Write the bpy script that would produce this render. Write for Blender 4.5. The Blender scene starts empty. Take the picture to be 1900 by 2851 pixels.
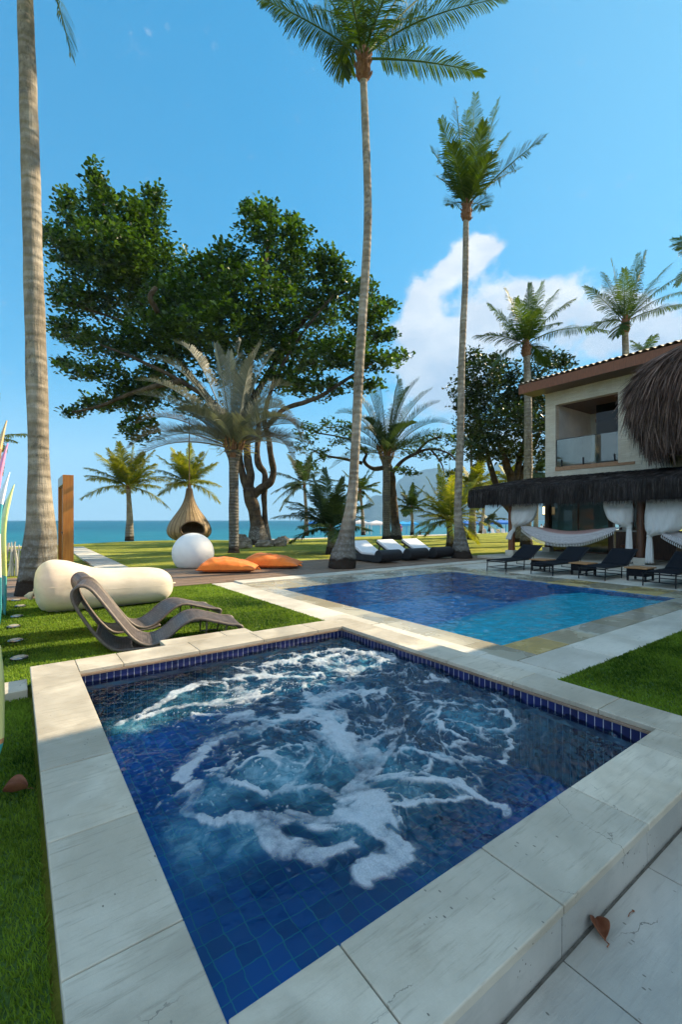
import bpy, math, random
import numpy as np
from mathutils import Vector, Matrix, noise as mnoise
random.seed(7); RNG = np.random.default_rng(7)
SC = bpy.context.scene
COL = SC.collection
R = math.radians

# ------------------------------------------------------------------ camera
CAM_H = 1.47
F_PX, CX, HY = 1254.5, 950.0, 1448.0          # focal length and horizon in photo pixels
cd = bpy.data.cameras.new('camera'); cam = bpy.data.objects.new('camera', cd); COL.objects.link(cam)
cam.location = (0, 0, CAM_H); cam.rotation_euler = (R(90), 0, 0)
cd.sensor_fit = 'VERTICAL'; cd.sensor_height = 36.0; cd.lens = 36.0*F_PX/2851
cd.shift_y = (HY-1425.5)/2851
cd.clip_start = 0.05; cd.clip_end = 20000
SC.camera = cam

# ------------------------------------------------------------------ light
SUN_AZ, SUN_EL = 27.0, 31.0                    # azimuth from +X towards +Y
sd = bpy.data.lights.new('sun', 'SUN'); sun = bpy.data.objects.new('sun', sd); COL.objects.link(sun)
SUN_DIR = Vector((math.cos(R(SUN_AZ))*math.cos(R(SUN_EL)), math.sin(R(SUN_AZ))*math.cos(R(SUN_EL)), math.sin(R(SUN_EL))))
sun.rotation_euler = SUN_DIR.to_track_quat('Z', 'Y').to_euler()
sun.location = (30, 15, 25)
sd.energy = 4.8; sd.angle = R(0.55); sd.color = (1.0, 0.82, 0.55)
SC.view_settings.view_transform = 'Standard'; SC.view_settings.look = 'None'
SC.view_settings.exposure = 1.5; SC.view_settings.gamma = 1.0
SC.cycles.use_denoising = True
SC.cycles.max_bounces = 8; SC.cycles.diffuse_bounces = 3; SC.cycles.glossy_bounces = 3
SC.cycles.transmission_bounces = 4; SC.cycles.transparent_max_bounces = 12; SC.cycles.volume_bounces = 0
SC.cycles.caustics_reflective = False; SC.cycles.caustics_refractive = False
SC.cycles.sample_clamp_indirect = 4.0
SC.cycles.use_adaptive_sampling = True; SC.cycles.adaptive_threshold = 0.02

# ------------------------------------------------------------------ node helpers
class Nodes:
    def __init__(s, nt): s.nt = nt; nt.nodes.clear()
    def n(s, t, inp=None, out=0, **props):
        nd = s.nt.nodes.new('ShaderNode'+t)
        for k, v in props.items(): setattr(nd, k, v)
        for k, v in (inp or {}).items():
            so = nd.inputs[k]
            if isinstance(v, bpy.types.NodeSocket): s.nt.links.new(v, so)
            else:
                if so.type == 'RGBA' and isinstance(v, (tuple, list)) and len(v) == 3: v = (*v, 1)
                so.default_value = v
        return nd if out is None else nd.outputs[out]
    def math(s, op, a, b=0.0, clamp=False): return s.n('Math', {0: a, 1: b}, operation=op, use_clamp=clamp)
    def mix(s, f, a, b, blend='MIX'):
        return s.n('Mix', {0: f, 6: a, 7: b}, out=2, data_type='RGBA', blend_type=blend)
    def ramp(s, f, stops, interp='LINEAR'):
        nd = s.n('ValToRGB', {0: f}, out=None); cr = nd.color_ramp; cr.interpolation = interp
        while len(cr.elements) > 1: cr.elements.remove(cr.elements[0])
        for i, (p, c) in enumerate(stops):
            e = cr.elements[0] if i == 0 else cr.elements.new(p)
            e.position = p
            if not isinstance(c, (tuple, list)): c = (c, c, c)
            e.color = (*c, 1)
        return nd.outputs[0]
    def step(s, f, a, b):
        return s.n('MapRange', {0: f, 1: a, 2: b, 3: 0.0, 4: 1.0}, interpolation_type='SMOOTHSTEP')
    def co(s, kind='Object'): return s.n('TexCoord', out=kind)
    def vmap(s, vec, scale=(1, 1, 1), loc=(0, 0, 0), rot=(0, 0, 0)):
        return s.n('Mapping', {0: vec, 'Location': loc, 'Rotation': rot, 'Scale': scale})
    def noise(s, vec, scale=5.0, detail=4.0, rough=0.55, dist=0.0, out=0):
        return s.n('TexNoise', {'Vector': vec, 'Scale': scale, 'Detail': detail, 'Roughness': rough, 'Distortion': dist}, out=out)
    def bump(s, h, strength=0.3, dist=0.01, normal=None):
        i = {'Strength': strength, 'Distance': dist, 'Height': h}
        if normal is not None: i['Normal'] = normal
        return s.n('Bump', i)
    def attr(s, name): return s.n('Attribute', out='Fac', attribute_name=name)

def material(name):
    m = bpy.data.materials.new(name); m.use_nodes = True
    N = Nodes(m.node_tree); N.o = m.node_tree.nodes.new('ShaderNodeOutputMaterial'); N.m = m
    return m, N
def surf(N, sh): N.nt.links.new(sh, N.o.inputs['Surface'])
def pbsdf(N, color, rough=0.6, normal=None, spec=0.5, metal=0.0, **kw):
    i = {'Base Color': color, 'Roughness': rough, 'Specular IOR Level': spec, 'Metallic': metal}
    if normal is not None: i['Normal'] = normal
    i.update(kw)
    return N.n('BsdfPrincipled', i)
def simple(name, c1, c2=None, scale=6.0, rough=0.6, bump=0.0, bscale=40.0, bdist=0.01, spec=0.4, metal=0.0, stretch=(1, 1, 1), rnd=0.0, sheen=0.0):
    """noise-mottled principled material in object space; rnd varies the tone by the mesh attribute 'rnd'"""
    m, N = material(name); co = N.vmap(N.co(), stretch)
    c2 = c2 or tuple(min(1, x*1.25) for x in c1)
    f = N.step(N.noise(co, scale, 6, 0.6), 0.32, 0.68)
    c = N.mix(f, c1, c2)
    if rnd:
        k = N.math('MULTIPLY_ADD', N.attr('rnd'), rnd); k.node.inputs[2].default_value = 1-rnd/2
        c = N.mix(1.0, c, N.n('CombineColor', {0: k, 1: k, 2: k}), 'MULTIPLY')
    nrm = N.bump(N.noise(co, bscale, 6, 0.65), bump, bdist) if bump else None
    kw = {'Sheen Weight': sheen} if sheen else {}
    surf(N, pbsdf(N, c, rough, nrm, spec, metal, **kw)); return m

# ------------------------------------------------------------------ world: sky and clouds by direction
W = bpy.data.worlds.new('World'); SC.world = W; W.use_nodes = True
N = Nodes(W.node_tree); wo = W.node_tree.nodes.new('ShaderNodeOutputWorld')
sky = N.n('TexSky', sky_type='NISHITA', sun_disc=False, sun_elevation=R(SUN_EL), sun_rotation=R(90-SUN_AZ), altitude=0, air_density=1.0, dust_density=0.6, ozone_density=2.5)
sky = N.n('Gamma', {0: sky, 1: 0.55})
sky = N.mix(1.0, sky, (0.08, 1.17, 1.80), 'MULTIPLY')
d = N.n('SeparateXYZ', {0: N.co('Generated')}, out=None)
az = N.math('ARCTAN2', d.outputs[0], d.outputs[1]); el = N.math('ARCSINE', d.outputs[2])
cv = N.n('CombineXYZ', {0: az, 1: el, 2: 0.0})
def dirdeg(px, py):
    x, z = (px-CX)/F_PX, (HY-py)/F_PX
    return math.atan(x), math.atan(z/math.hypot(1, x))
warp = N.noise(cv, 7.0, 3, 0.5, out=1)
cw = N.n('VectorMath', {0: cv, 1: N.n('VectorMath', {0: warp, 'Scale': 0.09}, operation='SCALE')}, operation='ADD')
ws = N.n('SeparateXYZ', {0: cw}, out=None)
CLOUDS = [(1345, 660, 34, 30, 1.0), (1312, 700, 45, 40, 1.0), (1270, 745, 60, 42, 1.15), (1195, 815, 58, 50, 1.15), (1150, 890, 70, 60, 1.0), (1190, 985, 120, 85, 1.0), (1310, 905, 95, 42, .95),
          (1430, 840, 80, 45, .6), (1480, 780, 70, 25, .55), (1270, 1080, 150, 90, .95), (1420, 930, 90, 60, .8), (1640, 960, 150, 60, .85), (1850, 930, 150, 55, 1.0), (1690, 840, 90, 50, .55),
          (1100, 1180, 130, 70, .5), (1400, 1250, 160, 70, .8), (1560, 870, 70, 50, .6), (2100, 900, 200, 120, .9), (1560, 800, 110, 40, .75), (1760, 870, 140, 50, .9), (1480, 860, 110, 60, .8), (1360, 800, 60, 60, .5), (410, 88, 22, 22, .30), (470, 85, 14, 26, .33), (1548, 518, 16, 10, .42)]
tot = None
for px, py, rx, ry, amp in CLOUDS:
    a0, e0 = dirdeg(px, py); a1, _ = dirdeg(px+rx, py); _, e1 = dirdeg(px, py-ry)
    g = N.math('POWER', N.math('DIVIDE', N.math('SUBTRACT', ws.outputs[0], a0+0.045), abs(a1-a0)), 2.0)
    h = N.math('POWER', N.math('DIVIDE', N.math('SUBTRACT', ws.outputs[1], e0+0.045), abs(e1-e0)), 2.0)
    e = N.math('MULTIPLY', N.math('EXPONENT', N.math('MULTIPLY', N.math('ADD', g, h), -1.0)), amp)
    tot = e if tot is None else N.math('ADD', tot, e)
fine = N.noise(N.vmap(cv, (1, 1.3, 1)), 13.0, 11, 0.66, .25)
dens = N.math('ADD', tot, N.math('MULTIPLY', N.math('SUBTRACT', fine, 0.5), 1.9))
mask = N.math('MULTIPLY', N.step(dens, 0.22, 0.85), 0.95)
shade = N.step(N.noise(N.vmap(cv, (1, 1.6, 1), (0.03, -0.05, 0)), 9.0, 6, 0.55), 0.35, 0.68)
low = N.step(el, 0.30, 0.46)
cc = N.mix(N.math('MULTIPLY', N.math('ADD', shade, low), 0.5), (2.4, 2.8, 3.55), (4.8, 4.8, 4.85))
pale = N.math('MULTIPLY', N.step(az, -.25, .90), .52)
sky = N.mix(pale, sky, (1.5, 2.85, 3.9))
haze_low = N.math('MULTIPLY', N.step(N.math('SUBTRACT', 0.30, el), 0.0, 0.3), 0.75)
sky = N.mix(haze_low, sky, (2.4, 3.35, 4.2))
sky = N.mix(mask, sky, cc)
# bright broken cloud added overhead and behind the camera, unseen, to fill the shade
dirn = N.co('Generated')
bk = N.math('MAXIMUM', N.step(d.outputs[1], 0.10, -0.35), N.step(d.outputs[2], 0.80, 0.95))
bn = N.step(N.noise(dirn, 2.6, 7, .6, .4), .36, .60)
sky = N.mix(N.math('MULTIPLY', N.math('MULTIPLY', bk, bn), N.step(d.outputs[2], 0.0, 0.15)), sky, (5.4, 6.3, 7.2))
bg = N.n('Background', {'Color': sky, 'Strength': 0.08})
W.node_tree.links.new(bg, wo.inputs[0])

# ------------------------------------------------------------------ places
YAW = math.atan2(1.2643, 1.7468)               # the pools, house and deck share one orientation
UX, UY = math.cos(YAW), math.sin(YAW)
BX, BY = 0.0088, 5.526                         # back corner of the hot tub
def S(u, v, z=0.0): return Vector((BX+u*UX-v*UY, BY+u*UY+v*UX, z))
def site_uv(x, y): return ((x-BX)*UX+(y-BY)*UY, -(x-BX)*UY+(y-BY)*UX)
def G(px, py, z=0.0):
    """where the line of sight of a photo pixel meets the height z"""
    Y = F_PX*(CAM_H-z)/(py-HY); return Vector(((px-CX)/F_PX*Y, Y, z))
def at(px, py, Y): return Vector(((px-CX)/F_PX*Y, Y, CAM_H+(HY-py)/F_PX*Y))

# ------------------------------------------------------------------ mesh helpers
class MB:
    def __init__(s): s.v = []; s.f = []; s.r = []
    def add(s, vs, fs, r=None):
        n = len(s.v); s.v += [tuple(p) for p in vs]; s.f += [tuple(i+n for i in f) for f in fs]
        r = random.random() if r is None else r
        s.r += [r]*len(vs); return s
    def box(s, x0, x1, y0, y1, z0, z1, r=None):
        return s.add([(x0,y0,z0),(x1,y0,z0),(x1,y1,z0),(x0,y1,z0),(x0,y0,z1),(x1,y0,z1),(x1,y1,z1),(x0,y1,z1)],
                     [(3,2,1,0),(4,5,6,7),(0,1,5,4),(1,2,6,5),(2,3,7,6),(3,0,4,7)], r)
    def bar(s, a, b, w, h, up=(0,0,1), r=None):
        a, b = Vector(a), Vector(b); t = (b-a).normalized(); u = Vector(up)
        x = t.cross(u)
        if x.length < 1e-4: x = t.cross(Vector((1,0,0)))
        x.normalize(); y = x.cross(t).normalized(); x = x*w/2; y = y*h/2
        return s.add([a-x-y,a+x-y,a+x+y,a-x+y,b-x-y,b+x-y,b+x+y,b-x+y], [(0,1,2,3),(7,6,5,4),(4,5,1,0),(5,6,2,1),(6,7,3,2),(7,4,0,3)], r)
    def tube(s, pts, rad, seg=8, cap=True, wob=0.0, r=None):
        pts = [Vector(p) for p in pts]
        if not isinstance(rad, (list, tuple)): rad = [rad]*len(pts)
        vs, fs = [], []; prev = None
        for i, p in enumerate(pts):
            t = (pts[min(i+1, len(pts)-1)]-pts[max(i-1, 0)]).normalized()
            if prev is None:
                x = t.cross(Vector((0,0,1)))
                if x.length < 0.05: x = t.cross(Vector((0,1,0)))
            else: x = prev-t*prev.dot(t)
            x.normalize(); prev = x; y = t.cross(x)
            for k in range(seg):
                a = 2*math.pi*k/seg; q = rad[i]*(1+(wob*mnoise.noise((p.x*1.7+3*math.cos(a), p.y*1.7+3*math.sin(a), p.z*1.3)) if wob else 0))
                vs.append(p+x*math.cos(a)*q+y*math.sin(a)*q)
        for i in range(len(pts)-1):
            for k in range(seg):
                fs.append((i*seg+k, i*seg+(k+1)%seg, (i+1)*seg+(k+1)%seg, (i+1)*seg+k))
        if cap: fs += [tuple(range(seg))[::-1], tuple(range((len(pts)-1)*seg, len(pts)*seg))]
        return s.add(vs, fs, r)
    def lathe(s, prof, seg=24, c=(0,0,0), sx=1.0, sy=1.0, r=None):
        vs, fs = [], []
        for (q, z) in prof:
            for k in range(seg):
                a = 2*math.pi*k/seg; vs.append((c[0]+q*sx*math.cos(a), c[1]+q*sy*math.sin(a), c[2]+z))
        for i in range(len(prof)-1):
            for k in range(seg): fs.append((i*seg+k, i*seg+(k+1)%seg, (i+1)*seg+(k+1)%seg, (i+1)*seg+k))
        fs += [tuple(range(seg))[::-1], tuple(range((len(prof)-1)*seg, len(prof)*seg))]
        return s.add(vs, fs, r)
    def loft(s, rings, closed_ends=True, r=None):
        n = len(rings[0]); vs = [p for q in rings for p in q]; fs = []
        for i in range(len(rings)-1):
            for k in range(n): fs.append((i*n+k, i*n+(k+1)%n, (i+1)*n+(k+1)%n, (i+1)*n+k))
        if closed_ends: fs += [tuple(range(n))[::-1], tuple(range((len(rings)-1)*n, len(rings)*n))]
        return s.add(vs, fs, r)
    def grid(s, rows, r=None):
        n = len(rows[0]); vs = [p for q in rows for p in q]; fs = []
        for i in range(len(rows)-1):
            for k in range(n-1): fs.append((i*n+k, i*n+k+1, (i+1)*n+k+1, (i+1)*n+k))
        return s.add(vs, fs, r)
    def build(s, name, mat, parent=None, smooth=False, bevel=0.0, loc=None, rz=None, solid=0.0):
        me = bpy.data.meshes.new(name); me.from_pydata(s.v, [], s.f); me.update()
        a = me.attributes.new('rnd', 'FLOAT', 'POINT'); a.data.foreach_set('value', np.array(s.r, dtype=np.float32))
        if smooth: me.polygons.foreach_set('use_smooth', [True]*len(me.polygons))
        return finish(name, me, mat, parent, bevel, loc, rz, solid)
def finish(name, me, mat, parent=None, bevel=0.0, loc=None, rz=None, solid=0.0):
    if mat is not None: me.materials.append(mat)
    o = bpy.data.objects.new(name, me); COL.objects.link(o)
    if parent is not None: o.parent = parent
    if loc is not None: o.location = loc
    if rz is not None: o.rotation_euler = (0, 0, rz)
    if solid:
        md = o.modifiers.new('solid', 'SOLIDIFY'); md.thickness = solid; md.offset = 0
    if bevel:
        md = o.modifiers.new('bevel', 'BEVEL'); md.width = bevel; md.segments = 2; md.limit_method = 'ANGLE'
    return o
def np_mesh(name, verts, faces_n, mat, parent=None, attrs=None, smooth=False, loc=None, rz=None):
    """verts (n,3); faces_n (m,k) of one size"""
    me = bpy.data.meshes.new(name); m, k = faces_n.shape
    me.vertices.add(len(verts)); me.vertices.foreach_set('co', verts.astype(np.float32).ravel())
    me.loops.add(m*k); me.loops.foreach_set('vertex_index', faces_n.astype(np.int32).ravel())
    me.polygons.add(m); me.polygons.foreach_set('loop_start', np.arange(0, m*k, k, dtype=np.int32))
    if smooth: me.polygons.foreach_set('use_smooth', np.ones(m, dtype=bool))
    me.update(calc_edges=True)
    for an, av in (attrs or {}).items():
        a = me.attributes.new(an, 'FLOAT', 'POINT'); a.data.foreach_set('value', av.astype(np.float32))
    return finish(name, me, mat, parent, loc=loc, rz=rz)
def tag(o, label, cat, group=None):
    o['label'] = label; o['category'] = cat
    if group: o['group'] = group
    return o
def thing(name, label, cat, loc=(0,0,0), rz=0.0, group=None):
    o = bpy.data.objects.new(name, None); COL.objects.link(o); o.empty_display_size = 0.2
    o.location = loc; o.rotation_euler = (0, 0, rz); return tag(o, label, cat, group)
def struct(o, kind='structure'): o['kind'] = kind; return o
def dup(root, loc=None, rz=None, label=None, group=None):
    r = root.copy(); COL.objects.link(r)
    if loc is not None: r.location = loc
    if rz is not None: r.rotation_euler = (0, 0, rz)
    if label: r['label'] = label
    if group: r['group'] = group
    for ch in list(root.children):
        c = ch.copy(); COL.objects.link(c); c.parent = r
        for g in ch.children:
            e = g.copy(); COL.objects.link(e); e.parent = c
    return r
def spline(pts, n=8):
    """Catmull-Rom through the points"""
    P = [np.array(p, float) for p in pts]; P = [2*P[0]-P[1]]+P+[2*P[-1]-P[-2]]; out = []
    for i in range(1, len(P)-2):
        for k in range(n):
            t = k/n; a, b, c, e = P[i-1], P[i], P[i+1], P[i+2]
            out.append(0.5*((2*b)+(c-a)*t+(2*a-5*b+4*c-e)*t*t+(3*b-a-3*c+e)*t**3))
    out.append(P[-2]); return [tuple(p) for p in out]
def np_noise(x, y, seed=0):
    """smooth value noise on arrays, 0..1"""
    xi, yi = np.floor(x).astype(int), np.floor(y).astype(int); fx, fy = x-xi, y-yi
    fx, fy = fx*fx*fx*(fx*(fx*6-15)+10), fy*fy*fy*(fy*(fy*6-15)+10)
    def h(a, b):
        n = (a*374761393+b*668265263+seed*974711) & 0xffffffff
        n = ((n ^ (n >> 13))*1274126177) & 0xffffffff
        return ((n ^ (n >> 16)) & 0xffff)/65535.0
    return (h(xi,yi)*(1-fx)+h(xi+1,yi)*fx)*(1-fy)+(h(xi,yi+1)*(1-fx)+h(xi+1,yi+1)*fx)*fy
def np_fbm(x, y, oct=4, seed=0, gain=0.5):
    t, a, s = 0, 1, 0
    for i in range(oct):
        t = t+a*np_noise(x*2**i+17.3*i, y*2**i-9.1*i, seed+i); s += a; a *= gain
    return t/s
def np_worley(x, y, seed=0):
    """gap between the two nearest feature points (0 on the cell borders)"""
    xi, yi = np.floor(x).astype(int), np.floor(y).astype(int); f1 = np.full(x.shape, 9.); f2 = f1.copy()
    def h(a, b, k):
        n = (a*374761393+b*668265263+(seed+k)*974711) & 0xffffffff
        n = ((n ^ (n >> 13))*1274126177) & 0xffffffff
        return ((n ^ (n >> 16)) & 0xffff)/65535.0
    for i in (-1, 0, 1):
        for j in (-1, 0, 1):
            d = np.hypot(xi+i+h(xi+i, yi+j, 1)-x, yi+j+h(xi+i, yi+j, 2)-y)
            f2 = np.where(d < f1, f1, np.minimum(f2, d)); f1 = np.minimum(f1, d)
    return f2-f1
# ------------------------------------------------------------------ setting materials
def stone_mat(name, c1, c2, stain=(.40, .30, .20), stain_amt=0.35, rough=0.55, grain=0.35, rnd=0.25, wet=0.0):
    m, N = material(name); co = N.co()
    big = N.step(N.noise(co, 1.7, 6, 0.62, 0.4), 0.36, 0.66)
    c = N.mix(big, c1, c2)
    st = N.noise(N.vmap(co, (2.2, 22, 6), rot=(0, 0, .12)), 2.4, 7, 0.66)
    c = N.mix(N.math('MULTIPLY', N.step(st, 0.5, 0.72), grain), c, tuple(x*.66 for x in c1))
    k = N.math('MULTIPLY_ADD', N.attr('rnd'), rnd); k.node.inputs[2].default_value = 1-rnd/2
    c = N.mix(1.0, c, N.n('CombineColor', {0: k, 1: k, 2: k}), 'MULTIPLY')
    sp = N.step(N.noise(N.vmap(co, loc=(3, 1, 0)), 3.1, 5, 0.7, 0.6), 0.60, 0.78)
    c = N.mix(N.math('MULTIPLY', sp, stain_amt), c, stain)
    # pits and hairline cracks of the travertine
    vo = N.n('TexVoronoi', {'Vector': N.vmap(co, (1, .55, 1)), 'Scale': 34.0})
    pit = N.math('MULTIPLY', N.math('LESS_THAN', vo, 0.12), N.step(N.noise(co, 5.0, 3), .52, .62))
    wv = N.n('VectorMath', {0: co, 1: N.n('VectorMath', {0: N.noise(co, 5, 5, .7, out=1), 'Scale': .14}, operation='SCALE')}, operation='ADD')
    cr = N.n('TexVoronoi', {'Vector': wv, 'Scale': 1.9}, feature='DISTANCE_TO_EDGE')
    crk = N.math('MULTIPLY', N.math('LESS_THAN', cr, 0.0030), N.step(N.noise(co, 1.9, 3, .6), .55, .63))
    c = N.mix(N.math('MULTIPLY', N.math('MAXIMUM', pit, crk), .8), c, (.07, .06, .05))
    fn = N.noise(co, 90, 4, .7)
    h = N.math('SUBTRACT', N.math('ADD', N.math('MULTIPLY', st, 1.4), N.math('MULTIPLY', fn, .5)), N.math('MAXIMUM', pit, crk))
    ro = N.math('MULTIPLY_ADD', big, .15); ro.node.inputs[2].default_value = rough
    if wet:
        w = N.step(N.noise(co, 1.3, 4, .6, .5), .40, .60)
        ro = N.math('SUBTRACT', ro, N.math('MULTIPLY', w, wet)); c = N.mix(N.math('MULTIPLY', w, .35), c, tuple(x*.5 for x in c1))
    surf(N, pbsdf(N, c, ro, N.bump(h, .28, .006))); return m
M_COPING = stone_mat('travertine', (.48, .415, .315), (.63, .565, .455), rnd=.26, wet=.22, stain_amt=.5, grain=.6)
M_PAVE = stone_mat('paving_stone', (.50, .46, .38), (.62, .58, .50), rnd=.22, stain_amt=.3)
def slab_mat():
    m, N = material('pool_ledge_stone'); co = N.co()
    r = N.attr('rnd')
    c = N.ramp(r, [(0, (.33, .32, .26)), (.16, (.52, .48, .38)), (.3, (.43, .41, .33)), (.46, (.62, .43, .13)), (.54, (.36, .34, .27)), (.7, (.52, .44, .29)), (.85, (.30, .30, .26)), (1, (.55, .52, .43))])
    st = N.noise(N.vmap(co, (2, 16, 4)), 2.0, 7, .66, .5)
    c = N.mix(N.math('MULTIPLY', N.step(st, .42, .7), .5), c, (.36, .30, .20))
    w = N.step(N.noise(co, 1.1, 4, .6, .6), .36, .58)
    c = N.mix(N.math('MULTIPLY', w, .25), c, (.16, .15, .12))
    rip = N.noise(N.vmap(co, (3, 7, 1)), 6, 3, .5, .8)
    ro = N.math('SUBTRACT', .5, N.math('MULTIPLY', w, .42))
    surf(N, pbsdf(N, c, ro, N.bump(rip, .10, .012))); return m
M_LEDGE = slab_mat()
M_FACE = stone_mat('facing_stone', (.33, .32, .29), (.43, .41, .37), rnd=.2, stain_amt=.25)
M_TERR = stone_mat('terrace_stone', (.40, .385, .34), (.50, .48, .43), rnd=.24, stain_amt=.3, wet=.15)

def lawn_mat():
    m, N = material('lawn_grass'); co = N.co()
    f = N.step(N.noise(co, .22, 6, .62), .36, .66)
    c = N.mix(f, (.21, .235, .028), (.40, .385, .066))
    f2 = N.step(N.noise(co, 2.6, 6, .7), .42, .7)
    c = N.mix(N.math('MULTIPLY', f2, .55), c, (.075, .115, .016))
    f3 = N.step(N.noise(N.vmap(co, loc=(9, 2, 0)), .7, 7, .72), .58, .72)
    c = N.mix(N.math('MULTIPLY', f3, .55), c, (.30, .245, .09))
    h = N.math('ADD', N.noise(co, 3, 4, .6), N.noise(co, 55, 5, .75))
    surf(N, pbsdf(N, c, .9, N.bump(h, .8, .05), .1)); return m
def sheet(name, us, vs, holes, z, mat, zf=None):
    """flat sheet of cells in site axes; cells inside a hole (u0,u1,v0,v1) are left out"""
    us, vs = sorted(set(us)), sorted(set(vs)); mb = MB(); idx = {}
    def vert(i, j):
        if (i, j) not in idx:
            idx[(i, j)] = len(mb.v); mb.v.append((us[i], vs[j], z if zf is None else zf(us[i], vs[j]))); mb.r.append(.5)
        return idx[(i, j)]
    for i in range(len(us)-1):
        for j in range(len(vs)-1):
            a, b = (us[i]+us[i+1])/2, (vs[j]+vs[j+1])/2
            if any(h[0] < a < h[1] and h[2] < b < h[3] for h in holes): continue
            mb.f.append((vert(i, j), vert(i+1, j), vert(i+1, j+1), vert(i, j+1)))
    return mb.build(name, mat, loc=S(0, 0), rz=YAW)
SPA = (-2.80, 0.0, -3.345, 0.0)                # inner rim of the hot tub: u0,u1,v0,v1
POOL = (1.38, 6.90, -1.30, 4.10)
HOLES = [(SPA[0]-.1, SPA[1]+.1, SPA[2]-.1, SPA[3]+.1), (POOL[0]-.05, POOL[1]+.05, POOL[2]-.05, POOL[3]+.05)]
def span(a, b, n): return [a+(b-a)*i/n for i in range(n+1)]
def shore_v(u): return 27.2+1.3*math.sin(u*.13+.6)+.8*math.sin(u*.31)+ (1.2 if -6 < u < 10 else 0)
lawn_us = span(-90, -10, 16)+span(-10, 12, 22)+span(12, 120, 36)+[h for q in HOLES for h in q[:2]]
lawn_vs = [-90, -40, -20, -10]+span(-10, 10, 10)+span(10, 28, 9)+[h for q in HOLES for h in q[2:]]
M_LAWN = lawn_mat()
lawn = sheet('lawn', lawn_us, lawn_vs, HOLES, -.012, M_LAWN, lambda u, v: -.012+(.05*math.sin(u*.35)*math.sin(v*.5+1) if v > 11 else 0)-(.0 if v < 27.9 else .06))
for vtx in lawn.data.vertices:
    if vtx.co.y > 27.5: vtx.co.y = shore_v(vtx.co.x)
struct(lawn)
# sand slope and sea
M_SAND = simple('sand', (.46, .38, .27), (.58, .50, .38), 2.0, .9, .5, 14, .03)
mb = MB(); rows = []
for v, z in ((24.5, -.12), (30, -.28), (38, -.62), (48, -1.0), (62, -1.6), (90, -2.6)):
    rows.append([(u, v, z) for u in span(-90, 160, 50)])
struct(mb.grid(rows).build('beach', M_SAND, loc=S(0, 0), rz=YAW))
def sea_mat():
    m, N = material('sea_water'); co = N.co()
    sx = N.vmap(co, (.35, 1, 1), rot=(0, 0, -YAW))
    n1 = N.noise(sx, .16, 7, .62); n2 = N.noise(sx, .9, 5, .6); n3 = N.noise(sx, .028, 5, .6)
    c = N.mix(N.step(n3, .35, .65), (.001, .070, .125), (.003, .115, .175))
    c = N.mix(N.step(n1, .50, .66), c, (.0, .045, .105))
    sepc = N.n('SeparateXYZ', {0: co}, out=None)
    near = N.step(sepc.outputs[1], 190, 40)
    c = N.mix(N.math('MULTIPLY', near, .55), c, (.015, .19, .23))
    foam = N.math('MULTIPLY', N.step(n2, .68, .76), N.step(n1, .52, .6))
    c = N.mix(foam, c, (.7, .76, .78))
    surf(N, pbsdf(N, c, .42, N.bump(N.math('ADD', n1, N.math('MULTIPLY', n2, .3)), 1.0, 1.2), .22)); return m
mb = MB()
mb.grid([[(u, v, -1.12) for u in (-5200, -1500, -300, 0, 300, 1500, 5200)] for v in (36, 90, 300, 900, 3100)])
struct(mb.build('sea', sea_mat(), loc=S(0, 0), rz=YAW))
# mountains across the bay
def hills():
    prof = [(-300, 1448), (990, 1448), (1012, 1432), (1018, 1402), (1030, 1384), (1050, 1376), (1080, 1381), (1098, 1362), (1108, 1336), (1128, 1322), (1180, 1306), (1230, 1300), (1290, 1316), (1335, 1322), (1357, 1309), (1404, 1278), (1440, 1250), (1480, 1235), (1540, 1225), (1650, 1205), (1800, 1230), (1950, 1250), (2300, 1300), (2900, 1330)]
    pts = []
    Yr = 4000.0
    xs = np.linspace(980, 2900, 320); hs = np.interp(xs, [p[0] for p in prof], [p[1] for p in prof])
    X = (xs-CX)/F_PX*Yr; H = (HY-hs)/F_PX*Yr
    ny = 70; Ys = np.linspace(3300, 4900, ny)
    gx, gy = np.meshgrid(X, Ys); gh = np.tile(H, (ny, 1))
    t = np.clip((gy-3300)/(Yr-3300), 0, 1); back = np.clip((4900-gy)/(4900-Yr), 0, 1)
    rid = np.abs(np_fbm(gx/420+3, gy/420, 5, 3)-.5)*2
    ramp = np.where(gy <= Yr, t**.75, back**.8)
    z = gh*ramp*(1-.55*(1-np.abs(2*ramp-1))*0)*(1-(1-ramp)*rid*1.1)
    z = z+(np_fbm(gx/90, gy/90, 4, 8)-.5)*26*np.minimum(1, gh/120)-3
    low = 95*np.exp(-((gy-3420)/90)**2)*np_fbm(gx/260, gy/900, 3, 11)*(gx > 330)
    z = np.maximum(z, low-4)
    v = np.stack([gx, gy, z], -1).reshape(-1, 3); n = len(xs)
    i = np.arange(ny-1)[:, None]*n+np.arange(n-1)[None]; f = np.stack([i, i+1, i+n+1, i+n], -1).reshape(-1, 4)
    m, N = material('forested_rock'); co = N.co()
    c = N.mix(N.step(N.noise(co, .012, 8, .68), .4, .65), (.012, .026, .018), (.032, .046, .034))
    surf(N, pbsdf(N, c, .95, N.bump(N.noise(co, .03, 7, .7), 1.0, 14), .1))
    struct(np_mesh('hills', v, f, m, smooth=True))
hills()
# haze over the bay
def haze():
    m, N = material('sea_haze')
    vol = N.n('VolumePrincipled', {'Color': (.36, .66, 1.0), 'Density': 0.00019, 'Anisotropy': 0.0, 'Density Attribute': ''})
    N.nt.links.new(vol, N.o.inputs['Volume'])
    mb = MB(); mb.box(-7000, 7000, -300, 5400, -9, 800); o = mb.build('haze', m); struct(o, 'stuff')
haze()

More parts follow.
